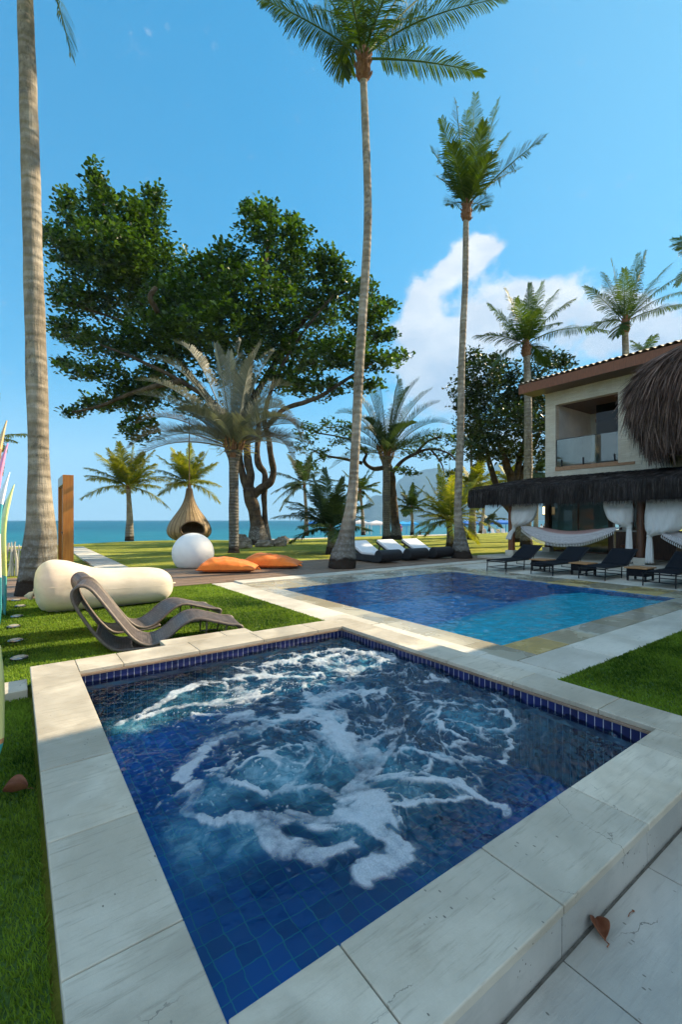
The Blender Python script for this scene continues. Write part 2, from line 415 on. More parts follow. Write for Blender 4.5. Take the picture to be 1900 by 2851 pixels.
# ------------------------------------------------------------------ artificial turf, paving, deck, path
M_TURF = simple('turf_backing', (.045, .095, .013), (.08, .15, .022), 20, .9, .6, 160, .02)
turf_holes = [(SPA[0]-.36, SPA[1]+.345, SPA[2]-.36, SPA[3]+.39), (-1.99, -1.0, -.4, .62)]
struct(sheet('artificial_turf', span(-16, .4, 8)+[SPA[0]-.36, .345], [-7, SPA[2]-.36, .39, 2, 4, 5.66], turf_holes[:1]+[(SPA[0]-.36, .4, -7, SPA[2]-.36)], 0.0, M_TURF))
struct(sheet('artificial_turf', [.36, 3, 8], [-7, -4, -2.30], [(.34, .36, -7, -2.3)], 0.0, M_TURF))
def slabs(mb, u0, u1, v0, v1, nu, nv, z0, z1, gap=.004, tones=None, fixed={}):
    for i in range(nu):
        for j in range(nv):
            a, b = u0+(u1-u0)*i/nu, u0+(u1-u0)*(i+1)/nu; c, e = v0+(v1-v0)*j/nv, v0+(v1-v0)*(j+1)/nv
            mb.box(a+gap, b-gap, c+gap, e-gap, z0, z1+random.uniform(-.001, .001), fixed.get((i, j)))
M_GROUT = simple('grout', (.10, .095, .08), (.16, .15, .13), 20, .9)
# terrace by the camera
mb = MB()
for i in range(9):
    for j in range(5):
        a = -3.15+.69*i; c = -3.69-1.02*j-(.32 if i % 2 else 0)
        mb.box(a+.003, a+.687, c-1.017, c-.003 if j or not i % 2 else c+.317, -.05, .006+random.uniform(-.001, .001))
struct(mb.build('terrace', M_TERR, loc=S(0, 0), rz=YAW, bevel=.002))
struct(MB().box(-3.16, .36, -9, -3.68, -.06, -.004).build('terrace', M_GROUT, loc=S(0, 0), rz=YAW))
# pale paving round the pool, and the bed under it
mb = MB()
slabs(mb, .40, .95, .40, 5.66, 1, 7, -.05, .010)                 # beside the turf
slabs(mb, .36, 1.0, -2.30, .40, 1, 3, -.05, .003)
slabs(mb, 1.0, 9.6, -2.30, -1.75, 9, 1, -.05, .006)
slabs(mb, .95, 12.0, 5.15, 5.66, 14, 1, -.05, .040)             # raised kerb by the deck
slabs(mb, 7.95, 11.3, -2.0, 5.15, 5, 10, -.05, .004)
struct(mb.build('poolside_paving', M_PAVE, loc=S(0, 0), rz=YAW, bevel=.003))
struct(sheet('poolside_paving', [.36, POOL[0]-.02, POOL[1]+.02, 12], [-2.3, POOL[2]-.02, POOL[3]+.02, 5.66], [(POOL[0]-.03, POOL[1]+.03, POOL[2]-.03, POOL[3]+.03)], -.006, M_GROUT))
M_DECK = simple('deck_wood', (.16, .10, .065), (.25, .17, .115), 9, .55, .35, 60, .004, rnd=.5, stretch=(.7, 9, 9))
mb = MB()
for j in range(30):
    v = 5.68+.125*j; u = -9-random.random()*2
    while u < 12.0:
        L = random.uniform(2.0, 3.6); u2 = min(u+L, 12.05); v2 = v+.118
        if v > 8.4 and u > 11: break
        mb.box(u+.003, u2-.003, v, v2, -.03, .022+random.uniform(-.0015, .0015)); u = u2
struct(mb.build('wooden_deck', M_DECK, loc=S(0, 0), rz=YAW))
# stepping path over the lawn to the beach
mb = MB()
a, b = G(322, 1588), G(206, 1524)
for i in range(16):
    t = i/16; p = a.lerp(b, t); q = a.lerp(b, t+.055); n = Vector((q.y-p.y, p.x-q.x, 0)).normalized()*.42
    zz = Vector((0, 0, .035))
    vs = [p-n, p+n, q+n, q-n]; mb.add([w-zz for w in vs]+[w+zz*.9 for w in vs], [(4,5,6,7),(0,1,5,4),(1,2,6,5),(2,3,7,6),(3,0,4,7)])
struct(mb.build('stone_path', M_PAVE))
# a low kerb stone beside the tub's far left corner
mb = MB(); mb.box(-6.2, -4.62, .05, .36, -.02, .075); mb.box(-4.61, -3.165, .05, .36, -.02, .075)
struct(mb.build('stone_kerb', M_COPING, loc=S(0, 0), rz=YAW, bevel=.006))

# blades of the artificial turf
def turf_blades(name, rects, holes, near, hgt=.024):
    P = []
    for (u0, u1, v0, v1, dens) in rects:
        n = int((u1-u0)*(v1-v0)*dens); u = RNG.uniform(u0, u1, n); v = RNG.uniform(v0, v1, n)
        ok = np.ones(n, bool)
        for h in holes: ok &= ~((u > h[0]) & (u < h[1]) & (v > h[2]) & (v < h[3]))
        u, v = u[ok], v[ok]; x = BX+u*UX-v*UY; y = BY+u*UY+v*UX
        ok = (y > .7) & (np.abs(x)/y < 1.15); P.append(np.stack([x[ok], y[ok], np.zeros(ok.sum())], -1))
    p = np.concatenate(P); n = len(p); dist = np.hypot(p[:, 0], p[:, 1])
    w = np.clip(.0016*dist, .0032, .011); h = hgt*RNG.uniform(.55, 1.2, n)*(0.8+.5*np_fbm(p[:, 0]*3, p[:, 1]*3, 2, 5)); a = RNG.uniform(0, 2*np.pi, n); b = RNG.uniform(0, 2*np.pi, n)
    b = np.where(RNG.random(n) < .6, 2.6+RNG.normal(0, .7, n), b)
    lean = h*RNG.uniform(.2, 1.0, n)
    s = np.stack([np.cos(a)*w, np.sin(a)*w, np.zeros(n)], -1); t = np.stack([np.cos(b)*lean, np.sin(b)*lean, h], -1)
    v = np.stack([p-s, p+s, p+t], 1).reshape(-1, 3); f = np.arange(3*n).reshape(-1, 3)
    tone = np.repeat(np.clip(RNG.random(n)*.55+1.3*(np_fbm(p[:, 0]*1.1, p[:, 1]*1.1, 5, 2, .6)-.5)+.25, 0, 1), 3)
    o = np_mesh(name, v, f, M_BLADE, attrs={'rnd': tone}); struct(o, 'stuff'); return o
def leafy(name, lo, hi, trans=.35, rough=.5, spec=.35, trans_col=None, vary=0.0, gain=1.25):
    """leaf material: two tones by 'rnd', some light passing through"""
    m, N = material(name)
    c = N.mix(N.attr('rnd'), lo, hi)
    if vary:
        c = N.n('HueSaturation', {'Hue': .5, 'Saturation': 1.0, 'Value': N.math('MULTIPLY_ADD', N.n('ObjectInfo', out='Random'), vary), 'Color': c})
        c.node.inputs['Value'].links[0].from_node.inputs[2].default_value = 1-vary/2
    tc = N.mix(1.0, c, trans_col or (1.5, 1.6, .7), 'MULTIPLY')
    surf(N, N.n('MixShader', {0: trans, 1: pbsdf(N, c, rough, None, spec), 2: N.n('BsdfTranslucent', {'Color': tc})})); return m
M_BLADE = leafy('turf_blades', (.012, .048, .004), (.225, .325, .036), .44, .6, .15)
spa_out = (SPA[0]-.352, .36, SPA[2]-.352, .392)
turf_blades('grass', [(-4.6, -3.15, -4.0, -1.6, 15000), (-5.2, -3.15, -1.6, .1, 11000), (-7.5, .4, .39, 3.0, 5200), (-8.5, .4, 3.0, 5.66, 3600)], [spa_out, (-1.99, -1.0, 0, .625), (-6.3, -3.1, .04, .37)], True)
turf_blades('grass', [(.36, 6.0, -6.2, -2.30, 6500)], [], True)

# ------------------------------------------------------------------ pool tiles and water
def tile_mat(name, size, face, grout, wob=0.0, gw=.09, rough=.12, var=.5, size2=None, deep=None):
    """square glazed tiles; grid on the two in-plane axes of an axis aligned face"""
    m, N = material(name); co = N.co(); g = N.n('NewGeometry', out='Normal')
    if wob:
        wv = N.noise(N.vmap(co, (1, 1, 0)), 5.0, 3, .55, out=1)
        wv = N.n('VectorMath', {0: wv, 1: (.5, .5, .5)}, operation='SUBTRACT')
        co = N.n('VectorMath', {0: co, 1: N.n('VectorMath', {0: wv, 'Scale': wob}, operation='SCALE')}, operation='ADD')
    s2 = size2 or size
    p = N.n('VectorMath', {0: co, 1: (1/size, 1/size, 1/s2)}, operation='MULTIPLY')
    fr = N.n('SeparateXYZ', {0: N.n('VectorMath', {0: p}, operation='FRACTION')}, out=None)
    no = N.n('SeparateXYZ', {0: N.n('VectorTransform', {0: g}, vector_type='NORMAL', convert_from='WORLD', convert_to='OBJECT')}, out=None)
    seam = None
    for i in range(3):
        e = N.math('ABSOLUTE', N.math('SUBTRACT', fr.outputs[i], .5))
        e = N.step(e, .5-gw, .5-gw*.55)
        e = N.math('MULTIPLY', e, N.math('LESS_THAN', N.math('ABSOLUTE', no.outputs[i]), .5))
        seam = e if seam is None else N.math('MAXIMUM', seam, e)
    wn = N.n('TexWhiteNoise', {0: N.n('VectorMath', {0: N.n('VectorMath', {0: p, 1: (.001, .001, .001)}, operation='ADD')}, operation='FLOOR')}, noise_dimensions='3D')
    k = N.math('MULTIPLY_ADD', wn, var); k.node.inputs[2].default_value = 1-var/2
    c = N.mix(1.0, face, N.n('CombineColor', {0: k, 1: k, 2: k}), 'MULTIPLY')
    c = N.mix(seam, c, grout)
    if deep is not None: c = N.mix(N.step(N.n('SeparateXYZ', {0: N.co()}, out=None).outputs[2], -.13, -.34), c, deep)
    surf(N, pbsdf(N, c, N.math('MULTIPLY_ADD', seam, .5), N.bump(N.math('SUBTRACT', 1.0, seam), .25, .002), .5))
    N.nt.nodes[-1]
    return m
def water_mat(name, tint, bump_fn, foam=False):
    m, N = material(name); co = N.co()
    nrm = bump_fn(N, co)
    fr = N.n('Fresnel', {'IOR': 1.33 if not foam else 1.5, 'Normal': nrm})
    clear = N.n('BsdfTransparent', {'Color': tint}); gl = N.n('BsdfGlossy', {'Color': (1, 1, 1), 'Roughness': .02, 'Normal': nrm})
    if foam:
        mk = N.attr('milk'); mcol = N.ramp(N.math('ADD', N.noise(co, 7.5, 7, .68, 1.2), N.math('MULTIPLY', N.math('SUBTRACT', N.attr('tone'), .5), .42)), [(.26, (.003, .018, .050)), (.42, (.006, .050, .10)), (.58, (.035, .17, .25)), (.78, (.22, .38, .46))])
        clear = N.n('MixShader', {0: mk, 1: clear, 2: N.n('BsdfDiffuse', {'Color': mcol, 'Normal': nrm})})
    sh = N.n('MixShader', {0: fr, 1: clear, 2: gl})
    if foam:
        cell = N.n('TexVoronoi', {'Vector': co, 'Scale': 130.0}); cell2 = N.n('TexVoronoi', {'Vector': co, 'Scale': 42.0})
        f = N.attr('foam'); br = N.noise(co, 30, 5, .7)
        fm = N.step(N.math('ADD', f, N.math('MULTIPLY', N.math('MULTIPLY', N.math('SUBTRACT', br, .5), .8), N.math('ADD', f, .15))), .03, .95)
        fm = N.math('MULTIPLY', fm, N.math('SUBTRACT', 1.0, N.math('MULTIPLY', N.step(cell, .30, .65), .16)))
        hb = N.bump(N.math('ADD', N.math('SUBTRACT', 1.0, cell), N.math('MULTIPLY', cell2, -1.0)), .40, .006)
        fo = pbsdf(N, (.56, .60, .64), .5, hb, .3)
        sh = N.n('MixShader', {0: N.math('MULTIPLY', fm, .80), 1: sh, 2: fo})
    surf(N, sh); return m

# ------------------------------------------------------------------ hot tub
TUB_Z, RIM_Z = .058, .170
tub = thing('hot_tub', 'square raised hot tub with pale stone rim, blue tiled walls and churning foamy water', 'hot tub', S(0, 0), YAW)
u0, u1, v0, v1 = SPA
mb = MB(); g = .0022; zt0, zt1 = RIM_Z-.035, RIM_Z
def cop(a, b, c, e, r=None): mb.box(a+g, b-g, c+g, e-g, zt0, zt1+random.uniform(-.0008, .0008), r)
sv = [.39, -.0, -1.67, -2.31, -2.98, v0-.34]                       # left side
for a, b in zip(sv[1:], sv[2:]): cop(u0-.345, u0, b, a)
cop(u0-.345, u0, 0, .39)
su = [u0, -2.45, -1.756, -1.05, -.35, .345]                        # far side
for i, (a, b) in enumerate(zip(su, su[1:])): cop(a, b, 0, .39)
cop(-1.986, -1.32, .39, .62); cop(-1.32, -1.0, .39, .62)
sv = [0, -.34, -1.0, -1.66, -2.34, -3.0, v0-.34]                   # right side
for a, b in zip(sv, sv[1:]): cop(0, .345, b, a)
su = [u0, -2.44, -1.745, -1.05, -.30, 0]                           # near side
for a, b in zip(su, su[1:]): cop(a, b, v0-.34, v0)
mb.build('coping', M_COPING, tub, bevel=.005)
mb = MB(); o = .012                                                # stone facing below the rim
sv = [.38, -.95, -1.67, -2.31, -2.98, v0-.335]
for a, b in zip(sv, sv[1:]): mb.box(u0-.333, u0-.30, b+g, a-g, -.05, zt0-.002); mb.box(.30, .333, b+g, a-g, -.05, zt0-.002)
su = [u0-.333, -2.45, -1.75, -1.05, -.30, .333]
for a, b in zip(su, su[1:]): mb.box(a+g, b-g, v0-.333, v0-.30, -.05, zt0-.002); mb.box(a+g, b-g, .30, .38, -.05, zt0-.002)
mb.box(-1.98, -1.01, .38, .61, -.05, zt0-.002)
mb.build('facing', M_FACE, tub, bevel=.003)
M_TUBWALL = tile_mat('cobalt_band_tiles', .0562, (.007, .015, .095), (.46, .46, .50), 0, .055, .1, .6, size2=.5)
mb = MB(); zb = TUB_Z-.75; w = .06
mb.box(u0-w, u0-.001, v0-w, v1+w, zb, zt0-.003); mb.box(u1+.001, u1+w, v0-w, v1+w, zb, zt0-.003)
mb.box(u0, u1, v0-w, v0-.001, zb, zt0-.003); mb.box(u0, u1, v1+.001, v1+w, zb, zt0-.003)
MB().box(u1-.010, u1+.02, v0, v1, zt0-.016, zt0-.001).box(u0, u1-.011, v1-.010, v1+.02, zt0-.016, zt0-.001).build('lip_strip', simple('lip_brown', (.22, .15, .10), (.30, .21, .15), 12, .9), tub)  # thin brown strip just under the rim's inner edge
wall = mb.build('tiled_wall', M_TUBWALL, tub); wall.location.z = 0
M_TUBFLOOR = tile_mat('cobalt_floor_tiles', .098, (.003, .125, .52), (.05, .40, .50), .06, .032, .15, .45)
mb = MB(); mb.box(u0, u1, v0, v1, zb-.05, TUB_Z-.52); mb.build('tiled_floor', M_TUBFLOOR, tub)

def tub_water():
    nu, nv = 380, 454
    us = np.linspace(u0, u1, nu); vs = np.linspace(v0, v1, nv); gu, gv = np.meshgrid(us, vs)
    A = lambda pts: [(200+x*.574, 1700+y*.574) for x, y in pts]        # strokes read off two crops of the photo
    B_ = lambda pts: [(1000+x*.574, 1900+y*.574) for x, y in pts]
    st = [(A([(1390,390),(1280,412),(1185,440),(1175,485),(1240,540),(1270,620),(1330,680),(1390,690)]), 26, 1.0),
          (A([(1400,690),(1400,780),(1345,860),(1305,960),(1290,1010)]), 30, .95),
          (A([(1420,880),(1500,930),(1520,1010),(1420,1000),(1330,1010)]), 62, .95),
          (A([(860,592),(760,605),(690,630),(610,700),(545,790),(600,850),(560,950),(540,1000),(620,1020),(720,1035),(830,1035)]), 26, 1.0),
          (A([(640,770),(740,790),(800,700)]), 22, .85),
          (A([(830,1035),(940,1040),(990,1100),(1080,1160),(1200,1215)]), 42, 1.0),
          (A([(1000,1060),(1090,1020),(1200,1050),(1300,1030)]), 44, .95), (A([(1120,1180),(1260,1200),(1380,1160)]), 34, .8),
          (A([(650,800),(760,830),(860,880),(960,895),(1050,855),(1160,825),(1260,880),(1300,900)]), 20, .9),
          (A([(800,790),(900,720),(990,675),(1100,660),(1200,630),(1270,600)]), 15, .8),
          (A([(262,535),(330,495),(420,455),(520,390),(640,355),(720,350)]), 20, 1.05),
          (A([(300,520),(420,490),(560,460),(700,440),(860,405)]), 22, .95),
          (A([(740,330),(900,318),(1050,320),(1200,308)]), 11, .95), (A([(640,505),(800,520),(960,545),(1100,515),(1200,470)]), 17, .85),
          (A([(1000,250),(1060,245),(1100,225),(1200,200),(1350,190),(1480,205),(1560,222),(1490,258),(1330,292),(1225,275),(1195,240),(1290,215)]), 13, 1.05),
          (A([(1300,240),(1420,235),(1500,225)]), 20, .75), (A([(780,280),(860,285)]), 6, .8), (A([(905,275),(985,270)]), 6, .8), (A([(980,460),(1040,420)]), 10, .8), (A([(800,490),(860,450)]), 10, .7),
          (B_([(0,330),(100,330),(70,430),(25,520),(0,600)]), 30, .85), (B_([(30,475),(200,458),(350,470),(450,470),(540,520),(640,570),(740,640),(765,665)]), 22, 1.0),
          (B_([(160,595),(300,592),(440,600),(560,565)]), 13, .95), (B_([(0,620),(60,680),(120,740),(210,800),(200,870),(60,910),(0,930)]), 52, .95), (B_([(100,760),(320,880)]), 26, .6),
          (B_([(380,150),(395,205),(470,250),(560,282)]), 10, .85), (B_([(560,105),(700,130),(745,200),(725,270),(770,320),(745,400)]), 11, .9), (B_([(200,340),(400,352),(520,372)]), 8, .75), (B_([(540,380),(660,400),(720,440)]), 13, .65), (B_([(430,100),(560,150),(680,200)]), 9, .5), (B_([(600,520),(700,600)]), 20, .5)]
    def swirl(px, py, crop, rad, ang):
        x, y = (200+px*.574, 1700+py*.574) if crop == 0 else (1000+px*.574, 1900+py*.574)
        p = G(x, y, TUB_Z); return (*site_uv(p.x, p.y), rad, ang)
    # the jets turn the water: coordinates are wound up round each one
    SW = [swirl(1010, 790, 0, .42, 2.2), swirl(730, 900, 0, .30, -2.0), swirl(900, 640, 0, .40, -1.5), swirl(1180, 600, 0, .45, 1.8), swirl(330, 530, 1, .30, 2.2), swirl(570, 190, 1, .38, 2.4), swirl(200, 560, 1, .30, -1.8), swirl(620, 420, 0, .50, 1.6), swirl(1400, 240, 0, .45, -2.2), swirl(60, 780, 1, .32, 1.8), swirl(640, 420, 1, .35, -1.6)]
    su, sv_ = gu.copy(), gv.copy()
    for a, b, r, ang in SW:
        du, dv = su-a, sv_-b; th = .55*ang*np.exp(-(du*du+dv*dv)/(r*r)); c_, s_ = np.cos(th), np.sin(th)
        su, sv_ = a+du*c_-dv*s_, b+du*s_+dv*c_
    wu = gu+.10*(np_fbm(su*3.4, sv_*3.4, 5, 1, .6)-.5)*2; wv = gv+.10*(np_fbm(su*3.4+9, sv_*3.4, 5, 2, .6)-.5)*2
    foam = np.zeros_like(gu)
    for pts, wpx, amp in st:
        q = []
        for px, py in pts:
            p = G(px, py, TUB_Z); q.append((*site_uv(p.x, p.y), p.y))
        for (a, b, ya), (c, e, yb) in zip(q, q[1:]):
            du, dv = c-a, e-b; L2 = du*du+dv*dv+1e-9
            t = np.clip(((wu-a)*du+(wv-b)*dv)/L2, 0, 1); dist = np.hypot(wu-a-t*du, wv-b-t*dv)
            rad = wpx*(ya+(yb-ya)*t)/F_PX*.80
            foam = np.maximum(foam, amp*(np.exp(-(dist/rad)**2*.9)+.26*np.exp(-(dist/(rad*3.0))**2))/1.15)
    foam0 = foam.copy(); inside = np.clip((np.minimum.reduce([gu-u0, u1-gu, gv-v0, v1-gv]))/.22, 0, 1)
    zone = np.exp(-(((gu+1.0)/1.25)**2+((gv+1.6)/1.42)**2)**3)*np.clip(1.1-np.exp(-(((gu+2.5)/.7)**2+((gv+.3)/.9)**2)), 0, 1)
    n2 = np_fbm(gu*26, gv*26, 4, 31, .6); n3 = np_fbm(gu*9, gv*9, 5, 33, .6)
    qu = su+.085*(np_fbm(su*5, sv_*5, 5, 51, .6)-.5)*2; qv = sv_+.085*(np_fbm(su*5+3, sv_*5, 5, 52, .6)-.5)*2
    big, mid, sml = np_worley(qu*3.6, qv*3.6, 3), np_worley(qu*8.5, qv*8.5, 5), np_worley(qu*19, qv*19, 7)
    D = np.clip(foam0*1.05, 0, 1)                                              # how much froth there is
    H = np.clip(foam0*1.6+.40, 0, 1)*zone
    f = np.clip((D*1.22-.46-big)/.42, 0, 1)
    f = np.maximum(f, np.clip((D*1.05-.47-mid)/.34, 0, 1)); f = np.maximum(f, np.clip((D*1.0-.50-sml)/.32, 0, 1)*.9)
    f = np.maximum(f, .85*np.clip((H*.46*np.clip(2.4*n3-.44, 0, 1.3)-big*1.0)/.15, 0, 1)*inside)
    f = np.maximum(f, .65*np.clip((H*.34*np.clip(3.4*n3-1.0, 0, 1.2)-mid*1.0)/.13, 0, 1)*inside)
    foam = f*np.clip(1.75*np_fbm(qu*4, qv*4, 6, 95, .65)-.18+.3*(n2-.5), .14, 1)
    dots = (np_noise(gu*62, gv*62, 55) > .915)*(np_fbm(gu*4, gv*4, 3, 61) > .50)*.8*np.exp(-(((gu+1.75)/1.1)**2+((gv+1.7)/1.35)**2)**2)
    foam = np.clip(np.maximum(foam, dots), 0, 1)
    tone = np.zeros_like(gu)
    for x, y, rx, amp, crop in [(1000, 800, 250, .8, 0), (720, 900, 200, .7, 0), (1250, 700, 200, .6, 0), (600, 1120, 250, .75, 0), (470, 1150, 130, .7, 0), (560, 440, 220, .5, 0), (850, 1110, 180, .65, 0), (1250, 380, 200, .35, 0), (1350, 1000, 300, .6, 0), (300, 560, 150, .6, 0), (430, 525, 150, .5, 0), (580, 190, 200, .5, 1), (250, 500, 250, .6, 1), (300, 800, 200, .35, 1), (480, 560, 200, .4, 1)]:
        px, py = (200+x*.574, 1700+y*.574) if crop == 0 else (1000+x*.574, 1900+y*.574)
        p = G(px, py, TUB_Z); a, b = site_uv(p.x, p.y); rr = rx*.574*p.y/F_PX
        tone = np.maximum(tone, amp*np.exp(-(((wu-a)/rr)**2+((wv-b)/(rr*1.2))**2)))
    tone = np.maximum(tone, .42*zone*np.clip(foam0*2.2, 0, 1)); milk = np.clip(np.maximum(tone*1.05, .97*zone)*(.72+.55*np_fbm(su*5, sv_*5, 4, 71)), 0, .98)*np.clip(inside*2, 0, 1)
    tone = np.clip(tone*1.25, 0, 1)
    act = (.07+.93*np.clip(1.3-1.5*np.exp(-(((gu+2.7)/1.15)**2+((gv+3.3)/1.5)**2)**2), 0, 1))*(1-.75*np.clip(foam*1.5, 0, 1))*np.clip(1.05-.7*np.exp(-(((gu+2.2)/1.3)**2+((gv+.4)/.8)**2)), 0, 1)
    z = TUB_Z+act*(.045*(np_fbm(wu*4, wv*4, 3, 81)-.5)+.040*(np_fbm(su*9, sv_*9, 5, 82, .45)-.5)+.020*(np_fbm(gu*21+gv*6, gv*30-gu*8, 4, 84, .5)-.5))+.012*foam+.006*foam*(n2-.5)
    z += .048*np.exp(-(((gu+.50)/.72)**2+((gv+1.7)/1.6)**2)**2)*(np_fbm(gu*10+gv*4, gv*15-gu*4, 4, 83, .5)-.5)
    v = np.stack([gu, gv, z], -1).reshape(-1, 3); i = np.arange(nv-1)[:, None]*nu+np.arange(nu-1)[None]
    f = np.stack([i, i+1, i+nu+1, i+nu], -1).reshape(-1, 4)
    def bf(N, co): return N.bump(N.math('ADD', N.noise(co, 11, 3, .5, .5), N.math('MULTIPLY', N.noise(N.vmap(co, (1, 1.7, 1), rot=(0, 0, .5)), 30, 4, .6, .6), .8)), N.math('ADD', N.math('MULTIPLY', N.attr('milk'), .6), .12), .012)
    np_mesh('water', v, f, water_mat('bubbling_water', (.55, .84, .96), bf, True), tub, {'foam': foam.ravel(), 'milk': milk.ravel(), 'tone': tone.ravel()}, smooth=True)
tub_water()

# ------------------------------------------------------------------ swimming pool
pool = thing('swimming_pool', 'large rectangular swimming pool of dark blue water with a turquoise shallow shelf', 'swimming pool', S(0, 0), YAW)
p0, p1, q0, q1 = POOL
mb = MB(); L = .44
slabs(mb, .955, p0, -1.74, 5.14, 1, 10, -.05, .003)
slabs(mb, p1, p1+1.04, -1.74, 5.14, 1, 9, -.05, .003)
slabs(mb, p0, p1, -1.74, q0, 8, 1, -.05, .003, fixed={(0, 0): .47, (1, 0): .68, (2, 0): .98, (3, 0): .62, (4, 0): .12, (6, 0): .53}); slabs(mb, p0, p1, q1, 5.14, 8, 1, -.05, .003)
led = mb.build('overflow_ledge', M_LEDGE, pool, bevel=.003)
M_POOL = tile_mat('pool_tiles', .10, (.001, .26, .60), (.01, .33, .64), .06, .05, .2, .35)
M_SHELF = tile_mat('shelf_tiles', .10, (.006, .64, .80), (.05, .66, .82), .06, .05, .2, .3, deep=(.001, .26, .60))
zf = -.60
mb = MB(); w = .05
mb.box(p0-w, p0, q0-w, q1+w, zf, -.012); mb.box(p1, p1+w, q0-w, q1+w, zf, -.012); mb.box(p0, p1, q0-w, q0, zf, -.012); mb.box(p0, p1, q1, q1+w, zf, -.012)
mb.box(p0-w, p1+w, q0-w, q1+w, zf-.1, zf); mb.build('basin', M_POOL, pool)
mb = MB(); top = [(q0+.001, -.085), (-.10, -.13), (.60, -.26), (1.7, zf+.004)]
for (va, za), (vb, zb2) in zip(top, top[1:]):
    k = 0 if va < -1 else 1
    mb.add([(p0+.001, va, za), (p1-.001, va+.55*k, za), (p1-.001, vb+.55, zb2), (p0+.001, vb, zb2)], [(0, 1, 2, 3)])
mb.add([(p0+.001, q0+.001, zf+.004), (p1-.001, q0+.001, zf+.004), (p1-.001, q0+.001, -.085), (p0+.001, q0+.001, -.085)], [(0, 1, 2, 3)])
mb.build('shallow_shelf', M_SHELF, pool)
def pbump(N, co):
    a = N.noise(N.vmap(co, (1.0, 1.6, 1), rot=(0, 0, -YAW)), 3.2, 3, .5, .7); b = N.noise(N.vmap(co, (1.0, 2.2, 1), rot=(0, 0, -YAW)), 11.0, 3, .5, .4)
    return N.bump(N.math('ADD', a, N.math('MULTIPLY', b, .9)), .25, .02)
def pool_water():
    n = 330; us = np.linspace(p0-.02, p1+.02, n); vs = np.linspace(q0-.02, q1+.02, n); gu, gv = np.meshgrid(us, vs)
    a = .5*gu+.3*gv
    z = -.010+.030*(np_fbm(gu*2.0+a, gv*3.2, 3, 201)-.5)+.026*(np_fbm(gu*4.5, gv*8.5+gu, 3, 202)-.5)+.013*(np_fbm(gu*11-gv*3, gv*17, 2, 203)-.5)
    z = np.minimum(z, -.002)
    v = np.stack([gu, gv, z], -1).reshape(-1, 3); i = np.arange(n-1)[:, None]*n+np.arange(n-1)[None]
    np_mesh('water', v, np.stack([i, i+1, i+n+1, i+n], -1).reshape(-1, 4), water_mat('pool_water', (.74, .95, 1.0), pbump), pool, smooth=True)
pool_water()
# ------------------------------------------------------------------ beach house
def plaster():
    m, N = material('split_stone_wall'); co = N.co()
    br = N.n('TexBrick', {'Vector': N.vmap(N.n('CombineXYZ', {0: N.n('SeparateXYZ', {0: co}, out=None).outputs[1], 1: N.n('SeparateXYZ', {0: co}, out=None).outputs[2], 2: 0.0}), (1, 1, 1)), 'Color1': (.72, .63, .50, 1), 'Color2': (.83, .755, .63, 1), 'Mortar': (.55, .47, .37, 1), 'Scale': 1.0, 'Mortar Size': .004, 'Brick Width': .34, 'Row Height': .045, 'Bias': 0.0}, out=None)
    f = N.step(N.noise(co, 1.3, 6, .6), .35, .68)
    c = N.mix(N.math('MULTIPLY', f, .35), br.outputs[0], (.46, .40, .31))
    h = N.math('ADD', N.math('MULTIPLY', br.outputs[1], -1.0), N.noise(N.vmap(co, (1, 4, 9)), 6, 5, .7))
    surf(N, pbsdf(N, c, .85, N.bump(h, .7, .02), .2)); return m
M_WALL = plaster()
M_RENDER = simple('white_render', (.60, .58, .55), (.68, .66, .62), 2, .8, .15, 60)
M_DARKWOOD = simple('dark_hardwood', (.060, .026, .014), (.12, .050, .026), 5, .45, .3, 40, .004, stretch=(6, 6, .8))
M_REDWOOD = simple('red_hardwood', (.16, .055, .022), (.24, .085, .035), 5, .45, .25, 40, .004, stretch=(6, 6, .8))
M_CEIL = simple('ceiling_boards', (.10, .055, .03), (.15, .085, .05), 5, .5, .2, 40, .004, stretch=(8, 1, 1))
M_TILE = simple('clay_roof_tile', (.40, .31, .21), (.58, .47, .34), 7, .8, .5, 40, .01, rnd=.4)
M_BRICK = simple('thin_brick', (.30, .15, .08), (.45, .27, .16), 6, .85, .5, 40, .01, stretch=(1, 2, 14), rnd=.2)
M_BLACK = simple('black_metal', (.012, .012, .014), (.02, .02, .022), 8, .4, metal=.6)
def glass_mat(name, tint=(.80, .88, .86), ior=1.5, boost=1.0):
    m, N = material(name); nrm = N.bump(N.noise(N.co(), .9, 2, .5), .02, .05)
    fr = N.math('MULTIPLY', N.n('Fresnel', {'IOR': ior, 'Normal': nrm}), boost, True)
    surf(N, N.n('MixShader', {0: fr, 1: N.n('BsdfTransparent', {'Color': tint}), 2: N.n('BsdfGlossy', {'Color': (1, 1, 1), 'Roughness': .01, 'Normal': nrm})})); return m
M_GLASS = glass_mat('clear_glass', (.80, .88, .86), 1.5, 1.6)
M_PANE = glass_mat('window_glass', (.20, .21, .19), 1.45, .8)
M_DGLASS = glass_mat('tinted_glass', (.20, .19, .17), 1.45, .7)

house = thing('beach_house', 'two storey cream stone beach house with tiled roof and a glass railed balcony opening', 'house', S(16, 0), YAW)
# local axes: x = u-16, y = v
mb = MB(); T = .30
Y0, Y1, OA, OB, ZB, ZT, ZW = -14.0, 6.5, 3.49, 6.03, 3.79, 6.52, 7.16
mb.box(0, T, OB, Y1, 3.15, ZW); mb.box(0, T, OA, OB, 3.15, 3.62); mb.box(0, T, OA, OB, ZT, ZW); mb.box(0, T, Y0, OA, 3.15, ZW)
mb.box(T, 9, Y1-T, Y1, 3.15, ZW); mb.box(8.7, 9, Y0, Y1-T, 3.15, ZW)
mb.build('wall', M_WALL, house)
mb = MB(); mb.box(-.03, .27, OA-.0, OB, 3.62, 3.79); mb.box(-.035, 0, OA-.6, OA, 3.62, 3.72); mb.build('sill', M_BRICK, house)
